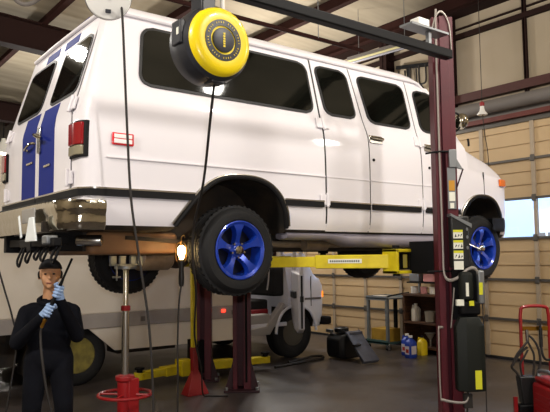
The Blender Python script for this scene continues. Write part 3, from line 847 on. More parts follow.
q.box(1.12, 1.44, -.60, -.44, 1.575, 1.60); q.box(1.12, 1.44, -.60, -.44, 1.40, 1.425); q.box(1.12, 1.145, -.60, -.44, 1.40, 1.60)
part('arm_bracket', q, 'yellow_paint', cg, bevel=.004); q = MB(); q.cyl((1.22, -.5, 1.38), (1.22, -.5, 1.63), .03, n=14); q.box(1.16, 1.42, -.52, -.43, 1.43, 1.57); part('arm_pin', q, 'steel_black', cg)
# far post of the same lift and one of the neighbouring bay
P2 = post('lift_post', 'dark red lift post behind the rear blue wheel, broad base nearest', 1.50, 2.16, .21, .2, 3.42, 'dark red posts of the vehicle lifts')
q = MB(); q.box(1.44, 1.62, 2.04, 2.38, 1.40, 1.9); cg2 = part('carriage', q, 'steel_black', P2, bevel=.006)
arm(cg2, (1.48, 2.02), (.40, 1.50), 1.50, 1.60); arm(cg2, (1.58, 2.02), (2.2, 1.50), 1.50, 1.60)
q = MB(); q.box(1.53, 1.60, 2.12, 2.15, .1, 1.4); part('cable_cover', q, 'steel_black', P2)
P3 = post('lift_post', 'dark red lift post beside the white box truck, left of the other rear post', 1.47, 2.97, .19, .18, 3.42, 'dark red posts of the vehicle lifts')
q = MB(); q.box(1.40, 1.54, 2.97, 3.26, .10, .5); cg3 = part('carriage', q, 'steel_black', P3, bevel=.006)
A3 = arm(cg3, (1.42, 3.28), (.66, 3.10), .14, .24, .15, .11)
arm(cg3, (1.52, 3.28), (2.55, 3.12), .14, .24, .15, .11)
q = MB(); q.box(1.24, 1.40, 3.10, 3.30, .06, .26); part('arm_bracket', q, 'yellow_paint', cg3, bevel=.008)

# safety stand, yellow above red
ss = thing('safety_stand', 'tall slim stand, yellow above and red below with flared foot', 'stand', (1.02, 2.36, 0))
q = MB(); q.bar((.975, 2.36, .52), (.965, 2.36, 1.52), .055, .055); part('upper_pole', q, 'yellow_paint', ss, bevel=.005, label='yellow upper pole')
q = MB(); q.bar((.99, 2.36, .0), (.975, 2.36, .53), .065, .065)
q.loft([[Vector((.99+sx*w_, 2.36+sy*w_*.6, z)) for sx, sy in ((-1, -1), (1, -1), (1, 1), (-1, 1))] for z, w_ in ((0, .135), (.015, .135), (.27, .036))])
part('foot', q, 'red_dark', ss, bevel=.005, label='red flared foot')

# ================================================================ JACK STAND
jx, jy = -.60, .73
jk = thing('jack_stand', 'tall red jack stand with chrome pole and ring under the van', 'jack', (jx, jy, 0))
q = MB(); q.lathe([(.028, .96), (.028, 1.0), (.024, 1.01), (.021, 1.02), (.021, 1.45), (.03, 1.455), (.03, 1.47)], (jx, jy, 0), (0, 0, 1), 20); part('ram', q, 'chrome', jk)
q = MB(); q.lathe([(.030, .6), (.030, 1.14)], (jx, jy, 0), (0, 0, 1), 20); part('outer_tube', q, 'chrome_dull', jk)
q = MB(); q.lathe([(.036, 1.13), (.038, 1.135), (.038, 1.165), (.03, 1.17)], (jx, jy, 0), (0, 0, 1), 20); part('collar', q, 'red_paint', jk)
q = MB(); q.lathe([(.05, .20), (.06, .22), (.06, .58), (.075, .585), (.075, .62), (.04, .63)], (jx, jy, 0), (0, 0, 1), 24); q.box(jx+.0, jx+.09, jy-.07, jy+.05, .2, .6); part('pump_body', q, 'red_paint', jk, bevel=.006)
q = MB(); q.torus((jx, jy, .475), (0, 0, 1), .205, .013, 48, 10)
for k in range(4):
    a = PI/4+PI/2*k; q.cyl((jx+.05*cos(a), jy+.05*sin(a), .475), (jx+.205*cos(a), jy+.205*sin(a), .475), .009, n=8)
part('ring_handle', q, 'red_paint', jk)
for k in range(4):
    a = PI/4+PI/2*k+.3
    q = MB(); q.bar((jx+.04*cos(a), jy+.04*sin(a), .28), (jx+.36*cos(a), jy+.36*sin(a), .09), .05, .045); lg = part('leg', q, 'red_dark', jk, bevel=.004)
    q = MB(); q.cyl((jx+.36*cos(a)-.014*sin(a), jy+.36*sin(a)+.014*cos(a), .04), (jx+.36*cos(a)+.014*sin(a), jy+.36*sin(a)-.014*cos(a), .04), .04, n=16); part('caster', q, 'black_rubber', lg)
q = MB(); q.cyl((jx, jy, 1.46), (jx, jy, 1.485), .09, n=24); q.box(jx-.13, jx+.13, jy-.035, jy+.035, 1.485, 1.50)
for xx in (-.12, -.04, .05, .11): q.bar((jx+xx, jy-.02, 1.50), (jx+xx, jy-.02, 1.565), .03, .05, up=(1, 0, 0))
q.cyl((jx-.1, jy-.05, 1.37), (jx-.1, jy-.05, 1.5), .008, n=8); q.box(jx-.13, jx-.07, jy-.06, jy-.03, 1.39, 1.405)
part('saddle', q, 'steel_grey', jk, bevel=.004)

# ================================================================ TROUBLE LIGHT
tl = thing('work_lamp', 'lit work lamp with black handle hanging beside the rear tyre', 'lamp', (-.392, .20, 1.33))
lx, ly = -.392, .20
q = MB(); q.lathe([(.014, 0), (.024, .03), (.030, .06), (.025, .09), (.009, .102)], (lx, ly, 1.535), (0, 0, 1), 18); part('bulb', q, 'bulb_hot', tl)
q = MB()
for k in range(5):
    a = 2*PI*k/5; q.tube([(lx+.02*cos(a), ly+.02*sin(a), 1.51), (lx+.04*cos(a), ly+.04*sin(a), 1.54), (lx+.04*cos(a), ly+.04*sin(a), 1.63), (lx+.005*cos(a), ly+.005*sin(a), 1.67)], .0025, 6)
q.torus((lx, ly, 1.575), (0, 0, 1), .04, .0025, 24, 6); q.tube([(lx, ly, 1.67), (lx, ly, 1.70), (lx+.02, ly, 1.715), (lx+.03, ly, 1.695)], .004, 6); part('cage', q, 'bulb_cage', tl)
q = MB(); q.lathe([(.015, 1.33), (.02, 1.35), (.022, 1.40), (.018, 1.46), (.024, 1.50), (.024, 1.525), (.014, 1.535)], (lx, ly, 0), (0, 0, 1), 16); part('handle', q, 'handle_black', tl)
q = MB(); q.tube([(lx, ly, 1.34), (lx-.02, ly, 1.2), (lx-.02, ly+.02, .9), (lx, ly+.05, .6), (lx+.02, ly+.1, .3), (lx+.04, ly+.2, .012), (lx+.3, ly+.5, .012)], .007, 8); part('cord', q, 'cable', tl)

# ================================================================ REELS
rx, ry, rz = -1.108, -1.463, 2.612
rl_ = thing('cord_reel', 'round yellow and black cord reel hanging before the van windows', 'reel', (rx, ry, rz))
q = MB(); q.lathe([(.10, -.01), (.172, 0), (.190, .02), (.195, .08), (.192, .16), (.165, .20), (.06, .205)], (rx, ry, rz), (0, 1, 0), 48)
part('housing', q, 'reel_black', rl_)
AX_ = (.06, -1, -.06)
AX_ = (0, -1, 0)
q = MB(); q.lathe([(.10, -.02), (.170, -.012), (.174, .0), (.167, .022), (.152, .034), (.13, .040), (.10, .036), (.06, .035)], (rx, ry, rz), AX_, 56)
fc = part('face_cover', q, 'reel_yellow', rl_)
q = MB(); q.lathe([(.072, .030), (.072, .0408), (.104, .0395), (.104, .030)], (rx, ry, rz), AX_, 56, close=True)
q.mat(1)
for k in range(40):
    if k % 10 in (4, 9): continue
    a = 2*PI*k/40; p = Vector((rx+.09*cos(a), ry-.0398, rz+.09*sin(a))); d_ = Vector((cos(a), 0, sin(a)))
    q.bar(p-d_*(.003+.001*(k % 3)), p+d_*.0035, .003, .0045, up=(0, 1, 0))
part('label_ring', q, ['reel_black', 'reel_yellow'], fc, smooth=30)
q = MB(); q.lathe([(.010, .03), (.062, .034), (.062, .043), (.05, .046), (.01, .046)], (rx, ry, rz), AX_, 40); part('centre_badge', q, 'reel_black', fc)
q = MB()
for k in range(6): q.box(rx-.006+.001*(k % 2), rx+.006, ry-.0475, ry-.045, rz-.036+.0125*k, rz-.036+.0125*k+.009)
part('badge_lettering', q, 'reel_yellow', fc)
q = MB(); q.box(rx-.105, rx-.025, ry-.01, ry+.10, rz+.13, rz+.26); q.box(rx-.10, rx-.03, ry+.03, ry+.07, rz+.24, rz+.9); part('hanger_strap', q, 'reel_black', rl_, bevel=.008)
q = MB(); q.box(rx-.203, rx-.175, ry+.03, ry+.12, rz-.03, rz+.09); part('side_rib', q, 'reel_black', rl_, bevel=.006)
q = MB(); q.box(rx-.03, rx+.05, ry+.02, ry+.1, rz-.20, rz-.17); part('cord_guide', q, 'reel_black', rl_, bevel=.006)
q = MB(); q.box(rx-.206, rx-.203, ry+.045, ry+.065, rz+.015, rz+.05); part('side_label', q, 'label_white', rl_)
q = MB(); q.cyl((rx-.065, ry+.05, rz+.85), (rx-.065, ry+.05, roof(rx)-.03), .02, n=10); part('drop_pipe', q, 'steel_black', rl_)
q = MB(); q.tube([(rx+.035, ry+.02, rz+.12), (rx+.035, ry+.03, rz+.4), (rx+.03, ry+.03, rz+1.6), (rx+.03, ry+.04, roof(rx)-.03)], .012, 8); part('supply_cord', q, 'white_plastic', rl_)
q = MB(); q.tube([(rx+.01, ry+.06, rz-.18), (-1.0, -1.2, 2.27), (-.80, -.8, 2.0), (-.66, -.45, 1.76), (-.62, -.36, 1.55), (-.50, -.2, 1.3), (-.1, .5, .9), (.5, 1.4, .45), (.95, 2.12, .05), (1.05, 2.14, .01), (1.2, 2.0, .01)], .008, 8); part('cord', q, 'cable', rl_)

wx, wy, wz = -1.168, -.21, 3.255
wr = thing('hose_reel', 'white hose reel hanging above the rear corner of the van', 'reel', (wx, wy, wz))
NV = Vector((-.30, -.85, -.42)).normalized()
q = MB(); q.lathe([(.05, -.07), (.12, -.07), (.148, -.05), (.152, 0), (.148, .03)], (wx, wy, wz), NV, 44); part('housing', q, 'reel_black', wr)
q = MB(); q.lathe([(.10, .0), (.142, .025), (.146, .035), (.138, .045), (.05, .052), (.01, .052)], (wx, wy, wz), NV, 44); fc = part('face_cover', q, 'white_plastic', wr)
sv = NV.cross(Vector((0, 0, 1))).normalized(); uv = sv.cross(NV).normalized()
if uv.z < 0: uv = -uv
cpt = Vector((wx, wy, wz))+NV*.05
q = MB(); q.bar(cpt-uv*.088-sv*.018+NV*.004, cpt-uv*.088+sv*.018+NV*.004, .025, .02, up=NV); part('latch', q, 'reel_black', fc, bevel=.004)
q = MB(); q.bar(cpt-uv*.02+NV*.004, cpt+uv*.1+NV*.004, .008, .006, up=NV); part('rib', q, 'white_plastic', fc)
q = MB(); q.cyl((wx, wy+.03, wz+.1), (wx, wy+.03, roof(wx)-.03), .018, n=10); part('drop_pipe', q, 'steel_black', wr)
q = MB(); q.tube([(wx+.075, wy-.04, wz-.06), (-1.085, -.26, 3.05), (-1.035, -.23, 2.38), (-.998, -.22, 1.92), (-.93, -.22, 1.5), (-.862, -.22, 1.07), (-.83, -.22, .55), (-.84, -.25, .1), (-.9, -.4, .012), (-1.2, -.8, .012)], .0085, 8); part('hose', q, 'cable', wr)

# ================================================================ MECHANIC
PP = Vector((-1.13, .95, 0)); PF = Vector((-.36, -.933, 0)).normalized(); PR = Vector((-PF.y, PF.x, 0))   # PR: to the right in the picture
def L(a, b_, c_): return PP+PR*a+PF*b_+Vector((0, 0, c_))
person = thing('person', 'person in dark navy coveralls and black cap holding a long tool', 'person', (PP.x, PP.y, 0))
q = MB()
def cps(a, b_, r0, r1): q.capsule(L(*a), L(*b_), r0, r1)
# legs
for s in (-1, 1):
    cps((s*.085, 0, .78), (s*.115, .035, .43), .10, .072); cps((s*.115, .035, .43), (s*.125, -.01, .09), .072, .055)
    cps((s*.125, -.02, .045), (s*.135, .15, .04), .045, .04)
R3 = Matrix((PR, PF, Vector((0, 0, 1)))).transposed()
def el(c_, rx_, ry_, rz_, tilt=0):
    rt = R3 if not tilt else R3 @ Matrix.Rotation(tilt, 3, 'X')
    q.ball(L(*c_), rx_, ry_, rz_, 24, 16, rot=rt)
el((0, 0, .80), .175, .125, .15); el((0, .005, .93), .165, .12, .17); el((0, .0, 1.06), .17, .12, .17)
cps((-.12, 0, 1.14), (.12, 0, 1.14), .075, .075)
cps((0, -.015, 1.15), (0, .01, 1.33), .060, .050)
# arms  (a: his right, seen on the left)
SH = {-1: (-.165, 0, 1.13), 1: (.165, 0, 1.13)}
EL = {-1: (-.225, .06, .92), 1: (.205, .09, .96)}
WR = {-1: (-.042, .275, 1.115), 1: (.085, .265, 1.235)}
for s in (-1, 1):
    cps(SH[s], EL[s], .068, .058); cps(EL[s], WR[s], .057, .040)
# head, looking up a little towards the tool
HC = (.0, .03, 1.425)
el((0, .02, 1.435), .078, .097, .098, .12); el((0, .06, 1.375), .058, .055, .055, .1); cps((0, .085, 1.342), (0, .095, 1.338), .026, .024)
q.capsule(L(.002, .112, 1.44), L(.003, .135, 1.402), .011, .016)      # nose
cps((-.028, .10, 1.452), (.028, .10, 1.452), .014, .014)             # brow
for s in (-1, 1):
    cps((s*.080, .0, 1.44), (s*.084, -.004, 1.395), .014, .010)        # ears
    cps((s*.04, .085, 1.40), (s*.035, .09, 1.385), .022, .02)          # cheeks
cps((-.018, .108, 1.366), (.018, .108, 1.366), .009, .009)
bodyp = part('body', q, ['coverall', 'skin'], person, smooth=0)
rmd = bodyp.modifiers.new('r', 'REMESH'); rmd.mode = 'VOXEL'; rmd.voxel_size = .0075
smm = bodyp.modifiers.new('s', 'SMOOTH'); smm.iterations = 4; smm.factor = .5
bake(bodyp)
me = bodyp.data; me.materials.clear(); me.materials.append(M['coverall']); me.materials.append(M['skin'])
vo = ORG[person.name]
for p in me.polygons:
    cc = p.center+vo
    fwd = (cc-PP).dot(PF)
    p.material_index = 1 if cc.z > 1.245-.25*max(0, fwd-.02) and abs((cc-PP).dot(PR)) < .12 and fwd < .16 else 0
    p.use_smooth = True
# collar, cap, hair, eyes, mouth
q = MB(); q.tube([L(.075*cos(a)*1.05, .005+.07*sin(a), 1.225-.03*sin(a)) for a in [PI/2+2*PI*k/14 for k in range(15)]], .02, 8); part('collar', q, 'coverall', person)
q = MB()
for k in range(7):
    pass
rot_h = R3 @ Matrix.Rotation(.12, 3, 'X')
rg = []
for th in (1.50, 1.38, 1.2, .9, .6, .3, .05):
    rg.append([L(0, .012, 1.462)+rot_h @ Vector((.088*sin(th)*cos(2*PI*k/24), .106*sin(th)*sin(2*PI*k/24), .088*cos(th)+.0)) for k in range(24)])
q.loft(rg)
cp_ = part('cap', q, 'cap', person, smooth=50)
q = MB(); vsb = []
for o in (0, .008):
    vsb.append([L(.078*cos(a), .095+.062*sin(a), 1.470+.012*sin(a)+o) for a in [PI*k/12 for k in range(13)]]+[L(-.05, .06, 1.474+o), L(.05, .06, 1.474+o)])
q.loft(vsb); part('cap_brim', q, 'cap', cp_)
q = MB()
for k in range(9):
    a = PI+PI*k/8; q.ball(L(.080*cos(a), .012+.088*sin(a), 1.425), .013, .015, .032, 8, 6)
part('hair', q, 'hair', person)
for s in (-1, 1):
    part('eye', MB().ball(L(s*.031, .110, 1.432), .011, .011, .007, 10, 8), 'eye', person)
q = MB(); q.capsule(L(-.02, .1165, 1.363), L(.02, .1165, 1.363), .0045, .0045, 8); part('mouth', q, 'lips', person)
# gloved hands closed round the tool
T0 = Vector(L(-.018, .315, 1.10)); T1 = Vector(L(.165, .315, 1.545)); TA = (T1-T0).normalized()
def glove(wr, grip, s):
    wr = L(*wr); g_ = T0+TA*grip
    m_ = MB()
    out = PF; side = TA.cross(out).normalized()*s
    pc = g_-out*.030+side*.012                           # palm sits on the body side of the rod
    m_.capsule(wr, wr.lerp(pc, .45), .036, .034); m_.capsule(pc-TA*.032, pc+TA*.030, .026, .024)
    m_.capsule(wr.lerp(pc, .4), pc, .033, .030)
    for k, ln in enumerate((.92, 1.0, .96, .8)):
        base = g_-out*.018+side*.030*s*0+TA*(.036-.0235*k)+side*.026
        k1 = g_+out*.012+side*.030*ln+TA*(.036-.0235*k)
        k2 = g_+out*.032*ln+side*.004+TA*(.034-.0235*k)
        k3 = g_+out*.022*ln-side*.022*ln+TA*(.034-.0235*k)
        m_.capsule(base, k1, .0115, .011, 8); m_.capsule(k1, k2, .011, .0105, 8); m_.capsule(k2, k3, .0105, .009, 8)
    th0 = pc-side*.018+TA*.012; th1 = g_-side*.034+TA*.040; th2 = g_+out*.022-side*.024+TA*.056
    m_.capsule(th0, th1, .014, .0125, 8); m_.capsule(th1, th2, .0125, .010, 8)
    o = part('glove', m_, 'glove', person, smooth=0)
    r_ = o.modifiers.new('r', 'REMESH'); r_.mode = 'VOXEL'; r_.voxel_size = .004
    s2 = o.modifiers.new('s', 'SMOOTH'); s2.iterations = 2
    bake(o); o.data.materials.clear(); o.data.materials.append(M['glove'])
    o.data.polygons.foreach_set('use_smooth', [True]*len(o.data.polygons))
glove(WR[-1], .075, -1); glove(WR[1], .225, 1)
tool = thing('air_tool', 'long slim air tool with hose held up by the mechanic', 'tool', tuple(T0))
q = MB(); q.lathe([(.011, .0), (.014, .02), (.014, .2), (.012, .30), (.0085, .33), (.0085, .485)], T0, TA, 16); part('barrel', q, 'steel_black', tool)
q = MB(); q.lathe([(.008, -.06), (.012, -.05), (.012, -.01), (.015, -.005), (.015, .012)], T0, TA, 14); part('fitting', q, 'brass', tool)
q = MB(); e0 = T0-TA*.055
q.tube([e0, e0+Vector((-.005, 0, -.06)), L(-.03, .36, .85), L(.005, .37, .62), L(.05, .36, .4), L(.06, .35, .15), L(.12, .36, .012), L(.4, .5, .012)], .0095, 8); part('hose', q, 'cable', tool)

# ================================================================ BOX TRUCK
tr = thing('box_truck', 'white box truck with grey side stripe and open cab door behind the van', 'truck', (0, 4.8, 0))
TY = 3.6
q = MB(); q.box(-4.6, 2.58, TY, TY+2.3, .86, 2.75); part('cargo_box', q, 'truck_white', tr, bevel=.02)
q = MB(); q.box(-4.6, 2.58, TY-.02, TY+.03, .69, .865); st_ = part('side_rail', q, 'truck_stripe', tr, bevel=.006, label='grey lower rail')
q = MB(); q.prism([(.56, .40), (2.58, .38), (2.58, .69), (.22, .69)], lambda a, z: (a, TY, z), lambda a, z: (a, TY+.03, z)); part('side_skirt', q, 'truck_white', tr)
q = MB(); q.box(-1.9, -.55, TY+.3, TY+1.0, .28, .69); q.box(-.45, -.42, TY+.05, TY+.6, .16, .69); part('dark_underfill', q, 'underbody', tr)  # dark boxes added to darken the open space under the cargo box
part('side_marker', MB().box(2.13, 2.19, TY-.035, TY-.018, .78, .82), 'marker_glow', st_, label='small red side marker')
for x in (-.4, .9, 2.3):
    part('reflector', MB().box(x, x+.06, TY-.026, TY-.018, .74, .80), 'header_grey', st_)
q = MB()
for y in (TY+.75, TY+1.45): q.box(-4.5, 4.0, y, y+.08, .48, .68)
for x in (-3.5, -2, -.8, .9, 2.0): q.box(x, x+.08, TY+.1, TY+2.2, .60, .69)
q.cyl((.12, TY+.2, .37), (.12, TY+2.1, .37), .06, n=12); q.cyl((3.5, TY+.2, .38), (3.5, TY+2.1, .38), .05, n=12)
q.box(.75, 1.6, TY+.35, TY+.7, .3, .6)
part('chassis', q, 'underbody', tr)
def twheel(c_, R, W, rimm, rr, nm='wheel'):
    c_ = Vector(c_); h = W/2; m_ = MB()
    m_.lathe([(rr, h-.01), (rr+.02, h), (R-.05, h+.004), (R-.015, h-.015), (R, h-.035), (R, -h+.035), (R-.015, -h+.015), (R-.05, -h), (rr, -h), (rr-.01, 0)], c_, (0, -1, 0), 44, close=True)
    t = part(nm, m_, 'tyre', tr, label='black tyre')
    m_ = MB(); m_.lathe([(rr+.004, h-.012), (rr-.012, h-.005), (rr-.025, h-.03), (rr-.035, h-.09), (rr*.55, h-.10), (rr*.5, h-.06), (rr*.3, h-.055), (.01, h-.05)], c_, (0, -1, 0), 36)
    rm_ = part('rim', m_, rimm, t)
    for k in range(8):
        a = 2*PI*k/8; m_ = MB(); m_.cyl(c_+Vector((cos(a)*rr*.42, -h+.06, sin(a)*rr*.42)), c_+Vector((cos(a)*rr*.42, -h+.035, sin(a)*rr*.42)), .012, n=6)
        part('lug_nut', m_, 'steel_grey', rm_)
twheel((.12, TY+.22, .37), .37, .26, 'rim_yellow', .22); twheel((.12, TY+2.08, .37), .37, .26, 'rim_yellow', .22)
twheel((3.51, TY+.20, .38), .38, .24, 'rim_steel', .2); twheel((3.51, TY+2.1, .38), .38, .24, 'rim_steel', .2)
# cab
def cabring(x, top, ins=0):
    zz = [.45, .55, .8, 1.0, 1.12, 1.2]; dd = [.06, .02, .0, .0, .01, .03]
    nr = [Vector((x, TY+max(d_, 0)+ins, min(z, top-.02*(6-i)))) for i, (z, d_) in enumerate(zip(zz, dd))]
    if top > 1.35: nr += [Vector((x, TY+.09+ins, 1.6)), Vector((x, TY+.16+ins, top-.08)), Vector((x, TY+.34+ins, top))]
    else: nr += [Vector((x, TY+.06+ins, top-.03)), Vector((x, TY+.2+ins, top-.008)), Vector((x, TY+.45+ins, top))]
    fr_ = [Vector((p.x, 2*(TY+1.15)-p.y, p.z)) for p in nr]
    return nr+fr_[::-1]
q = MB()
q.loft([cabring(x, t, i_) for x, t, i_ in ((3.34, 1.48, 0), (3.45, 1.46, 0), (3.6, 1.44, 0), (3.75, 1.39, 0), (3.9, 1.31, .01), (4.02, 1.23, .03), (4.10, 1.13, .07), (4.16, 1.0, .14))])
cab = part('cab_front', q, ['cab_white', 'underbody'], tr, smooth=0)
cut = MB(); AF = [(3.10, .2), (3.10, .40), (3.12, .52), (3.2, .68), (3.32, .77), (3.48, .80), (3.64, .78), (3.77, .70), (3.86, .56), (3.89, .40), (3.89, .2)]
for y0, y1 in ((TY-.1, TY+.42), (TY+1.9, TY+2.4)): cut.prism(AF, lambda a, z: (a, y0, z), lambda a, z: (a, y1, z))
to = ORG[tr.name]
co = bpy.data.objects.new('cutter', cut.mesh('cutter', 'underbody', to)); COL.objects.link(co); co.location = to
bo = cab.modifiers.new('b', 'BOOLEAN'); bo.object = co; bo.operation = 'DIFFERENCE'; bo.solver = 'EXACT'
bake(cab); bpy.data.objects.remove(co)
cab.data.materials.clear(); cab.data.materials.append(M['cab_white']); cab.data.materials.append(M['underbody'])
for p in cab.data.polygons:
    cc = p.center+to
    d_ = min(cc.y-TY, TY+2.3-cc.y)
    p.material_index = 1 if (3.09 < cc.x < 3.9 and cc.z < .81 and d_ > .075) or cc.z < .5 and p.normal.z < -.7 else 0
cab.data.polygons.foreach_set('use_smooth', [True]*len(cab.data.polygons)); cab.data.set_sharp_from_angle(angle=math.radians(32))
q = MB(); q.tube([(a, TY-.012, z) for a, z in AF[1:-1]], .022, 8); part('arch_lip', q, 'cab_white', tr)
# cab floor, rear wall, roof, step
q = MB(); q.box(2.58, 3.36, TY+.05, TY+2.25, .50, .56); q.box(2.58, 2.62, TY, TY+2.3, .4, 2.2); q.box(2.58, 3.0, TY, TY+2.3, 2.14, 2.2)
q.hexa([(3.0, TY+.1, 2.14), (3.4, TY+.05, 1.38), (3.4, TY+.11, 1.38), (3.0, TY+.16, 2.14), (3.04, TY+.1, 2.16), (3.44, TY+.05, 1.40), (3.44, TY+.11, 1.40), (3.04, TY+.16, 2.16)])
q.box(2.6, 3.40, TY+2.2, TY+2.28, .5, 1.35)
part('cab_shell', q, 'cab_white', tr, bevel=.01)
q = MB(); q.prism([(2.58, .40), (3.0, .40), (3.12, .56), (3.30, .82), (3.26, .86), (3.06, .64), (2.96, .52), (2.58, .50)], lambda a, z: (a, TY+.0, z), lambda a, z: (a, TY+.12, z)); part('door_sill', q, 'interior_grey', tr, bevel=.008)
q = MB(); q.box(2.62, 3.05, TY+.06, TY+.30, .54, .70); part('sill_box', q, 'interior_grey', tr, bevel=.02)
q = MB(); q.box(2.70, 3.15, TY+.25, TY+.75, .72, .90); q.hexa([(2.66, TY+.25, .86), (2.82, TY+.25, .86), (2.82, TY+.75, .86), (2.66, TY+.75, .86), (2.62, TY+.27, 1.5), (2.74, TY+.27, 1.5), (2.74, TY+.73, 1.5), (2.62, TY+.73, 1.5)]); part('seat', q, 'seat_dark', tr, bevel=.03)
q = MB(); q.box(2.80, 3.12, TY+.20, TY+.30, .66, .76); part('seat_cushion_edge', q, 'red_fabric', tr, bevel=.02, label='red cushion edge')
q = MB(); q.box(3.15, 3.36, TY+.1, TY+2.2, .95, 1.4); part('dashboard', q, 'seat_dark', tr, bevel=.04)
q = MB(); q.torus((3.08, TY+.5, 1.22), (-.8, 0, .6), .17, .014, 28, 8); part('steering_wheel', q, 'black_plastic', tr)
q = MB(); q.tube([(3.05, TY+.14, 1.05), (3.07, TY+.13, 1.2), (3.09, TY+.14, 1.36)], .012, 8); part('grab_handle', q, 'interior_grey', tr)
# open door
HP = Vector((3.40, TY+.0, 0)); DD = Vector((-.515, -.857, 0)).normalized(); DN = Vector((DD.y, -DD.x, 0))
if DN.x < 0: DN = -DN
def dp(s, z, o): return HP+DD*s+DN*o+Vector((0, 0, z))
q = MB()
pl = [(.0, .72), (.12, .58), (.30, .48), (.62, .46), (.76, .52), (.80, 1.30), (.0, 1.34)]
q.prism(pl, lambda s, z: dp(s, z, 0), lambda s, z: dp(s, z, .09))
od = part('cab_door', q, 'cab_white', tr, bevel=.02)
q = MB(); q.tube([dp(0.02, 1.33, .045), dp(.28, 2.05, .045), dp(.7, 2.08, .045), dp(.78, 1.3, .045)], .028, 8, smooth=False); part('window_frame', q, 'cab_white', od)
q = MB(); q.bar(dp(.79, .54, .045), dp(.805, 1.28, .045), .012, .025, up=DN); part('gap_shade_or_seal', q, 'black_rubber', od)
q = MB(); q.box(*[v for v in (0, .01, 0, .01, 0, .01)]) if False else q.bar(dp(.25, 1.0, -.02), dp(.6, 1.0, -.02), .05, .10); part('armrest', q, 'black_plastic', od, bevel=.01)
q = MB(); q.bar(dp(.79, .95, .045), dp(.81, .95, .045), .05, .08); part('door_latch', q, 'black_plastic', od)
q = MB(); q.box(4.045, 4.115, TY+.06, TY+.16, .90, 1.0); part('signal_lamp', q, 'signal_glow', tr, bevel=.01, label='lit amber turn signal')
q = MB(); q.box(4.05, 4.22, TY-.02, TY+2.32, .47, .60); part('front_bumper', q, 'trim_black', tr, bevel=.03)
q = MB(); q.box(3.40, 4.0, TY-.012, TY+.0, .88, .91); part('side_moulding', q, 'header_grey', tr)
q = MB(); q.box(3.80, 3.806, TY-.006, TY+.01, .78, 1.24); part('panel_seam', q, 'gasket', tr)

# ================================================================ BACK OF THE SHOP
# engine cover lying on the floor
ec = thing('engine_cover', 'black moulded engine cover lying on the floor by the tool cart', 'engine cover', (4.1, 3.0, 0))
q = MB()
q.loft([[Vector((4.05+a, y, z)) for a, z in ((-.16+s, .02), (-.20+s, .10), (-.20+s, .30), (-.13+s, .38), (.15, .40), (.2, .36), (.2, .02))] for y, s in ((3.36, .05), (3.30, 0), (3.03, 0), (2.97, .05))])
part('shell', q, 'black_plastic', ec, bevel=.02)
q = MB()
q.hexa([(3.95, 2.98, .42), (4.2, 2.98, .42), (4.2, 2.88, .42), (3.95, 2.88, .42), (3.95, 2.98, .40), (4.2, 2.98, .40), (4.2, 2.88, .38), (3.95, 2.88, .38)])
q.hexa([(3.9, 2.90, .40), (4.2, 2.90, .40), (4.10, 2.50, .01), (3.84, 2.54, .01), (3.9, 2.95, .43), (4.2, 2.95, .43), (4.13, 2.47, .05), (3.84, 2.50, .05)])
part('lid', q, 'cover_grey', ec, bevel=.015, label='grey sloping lid')
q = MB(); q.lathe([(.10, .40), (.11, .42), (.11, .46), (.09, .475), (.06, .47), (.05, .44)], (4.0, 3.13, 0), (0, 0, 1), 24); part('air_intake', q, 'black_plastic', ec)
part('bracket', MB().box(3.88, 3.92, 3.22, 3.36, .39, .44), 'steel_grey', ec, bevel=.01)
part('lid_catch', MB().box(3.86, 3.98, 2.70, 2.77, .235, .262), 'black_plastic', ec)
# floor hose
q = MB(); q.tube([(2.7, 3.1, .02), (3.3, 3.2, .02), (3.7, 3.26, .02), (3.86, 3.42, .02), (3.75, 3.52, .02), (3.5, 3.42, .02), (3.1, 3.3, .02)], .018, 8)
single('air_hose', q, 'cable', 'black hose looped on the floor beside the truck front wheel', 'hose', (3.5, 3.2, 0))
# tool cart
tc = thing('tool_cart', 'open grey steel tool cart by the garage door', 'cart', (5.4, 3.5, 0))
CX0, CX1, CY0, CY1 = 5.15, 5.6, 3.25, 3.68
for x in (CX0, CX1):
    for y in (CY0, CY1):
        lg = part('leg', MB().box(x-.022, x+.022, y-.022, y+.022, .07, .84), 'cart_blue', tc)
        q = MB(); q.cyl((x, y-.012, .035), (x, y+.012, .035), .035, n=14); part('caster', q, 'black_rubber', lg)
q = MB(); q.box(CX0-.03, CX1+.03, CY0-.03, CY1+.03, .83, .85); q.box(CX0-.03, CX0-.015, CY0-.03, CY1+.03, .81, .88); q.box(CX0-.03, CX1+.03, CY1+.015, CY1+.03, .81, .88); q.box(CX1+.015, CX1+.03, CY0-.03, CY1+.03, .81, .88); part('top_tray', q, 'cart_blue', tc)
q = MB(); q.box(CX0-.03, CX1+.03, CY0-.03, CY1+.03, .10, .125); q.box(CX0-.03, CX0-.015, CY0-.03, CY1+.03, .09, .16); part('lower_shelf', q, 'cart_teal', tc)
part('post', MB().box(5.45, 5.5, 3.34, 3.39, .125, .83), 'steel_black', tc)
q = MB(); q.box(5.17, 5.5, 3.29, 3.64, .125, .34); single('carton', q, 'box_yellow', 'yellow brown carton on the lower shelf of the tool cart', 'box', (5.3, 3.55, .125), bevel=.006)
q = MB(); q.box(5.2, 5.4, 3.42, 3.62, .85, .88); single('rag', q, 'paper', 'pale folded rag on top of the tool cart', 'rag', (5.3, 3.6, .85), bevel=.008)
q = MB(); q.tube([(5.3, 3.40, .862), (5.35, 3.32, .885), (5.45, 3.2, .915), (5.5, 3.08, .935)], .014, 8); single('pry_bar', q, 'steel_black', 'dark pry bar reaching from tool cart to shelf', 'tool', (5.3, 3.40, .85))
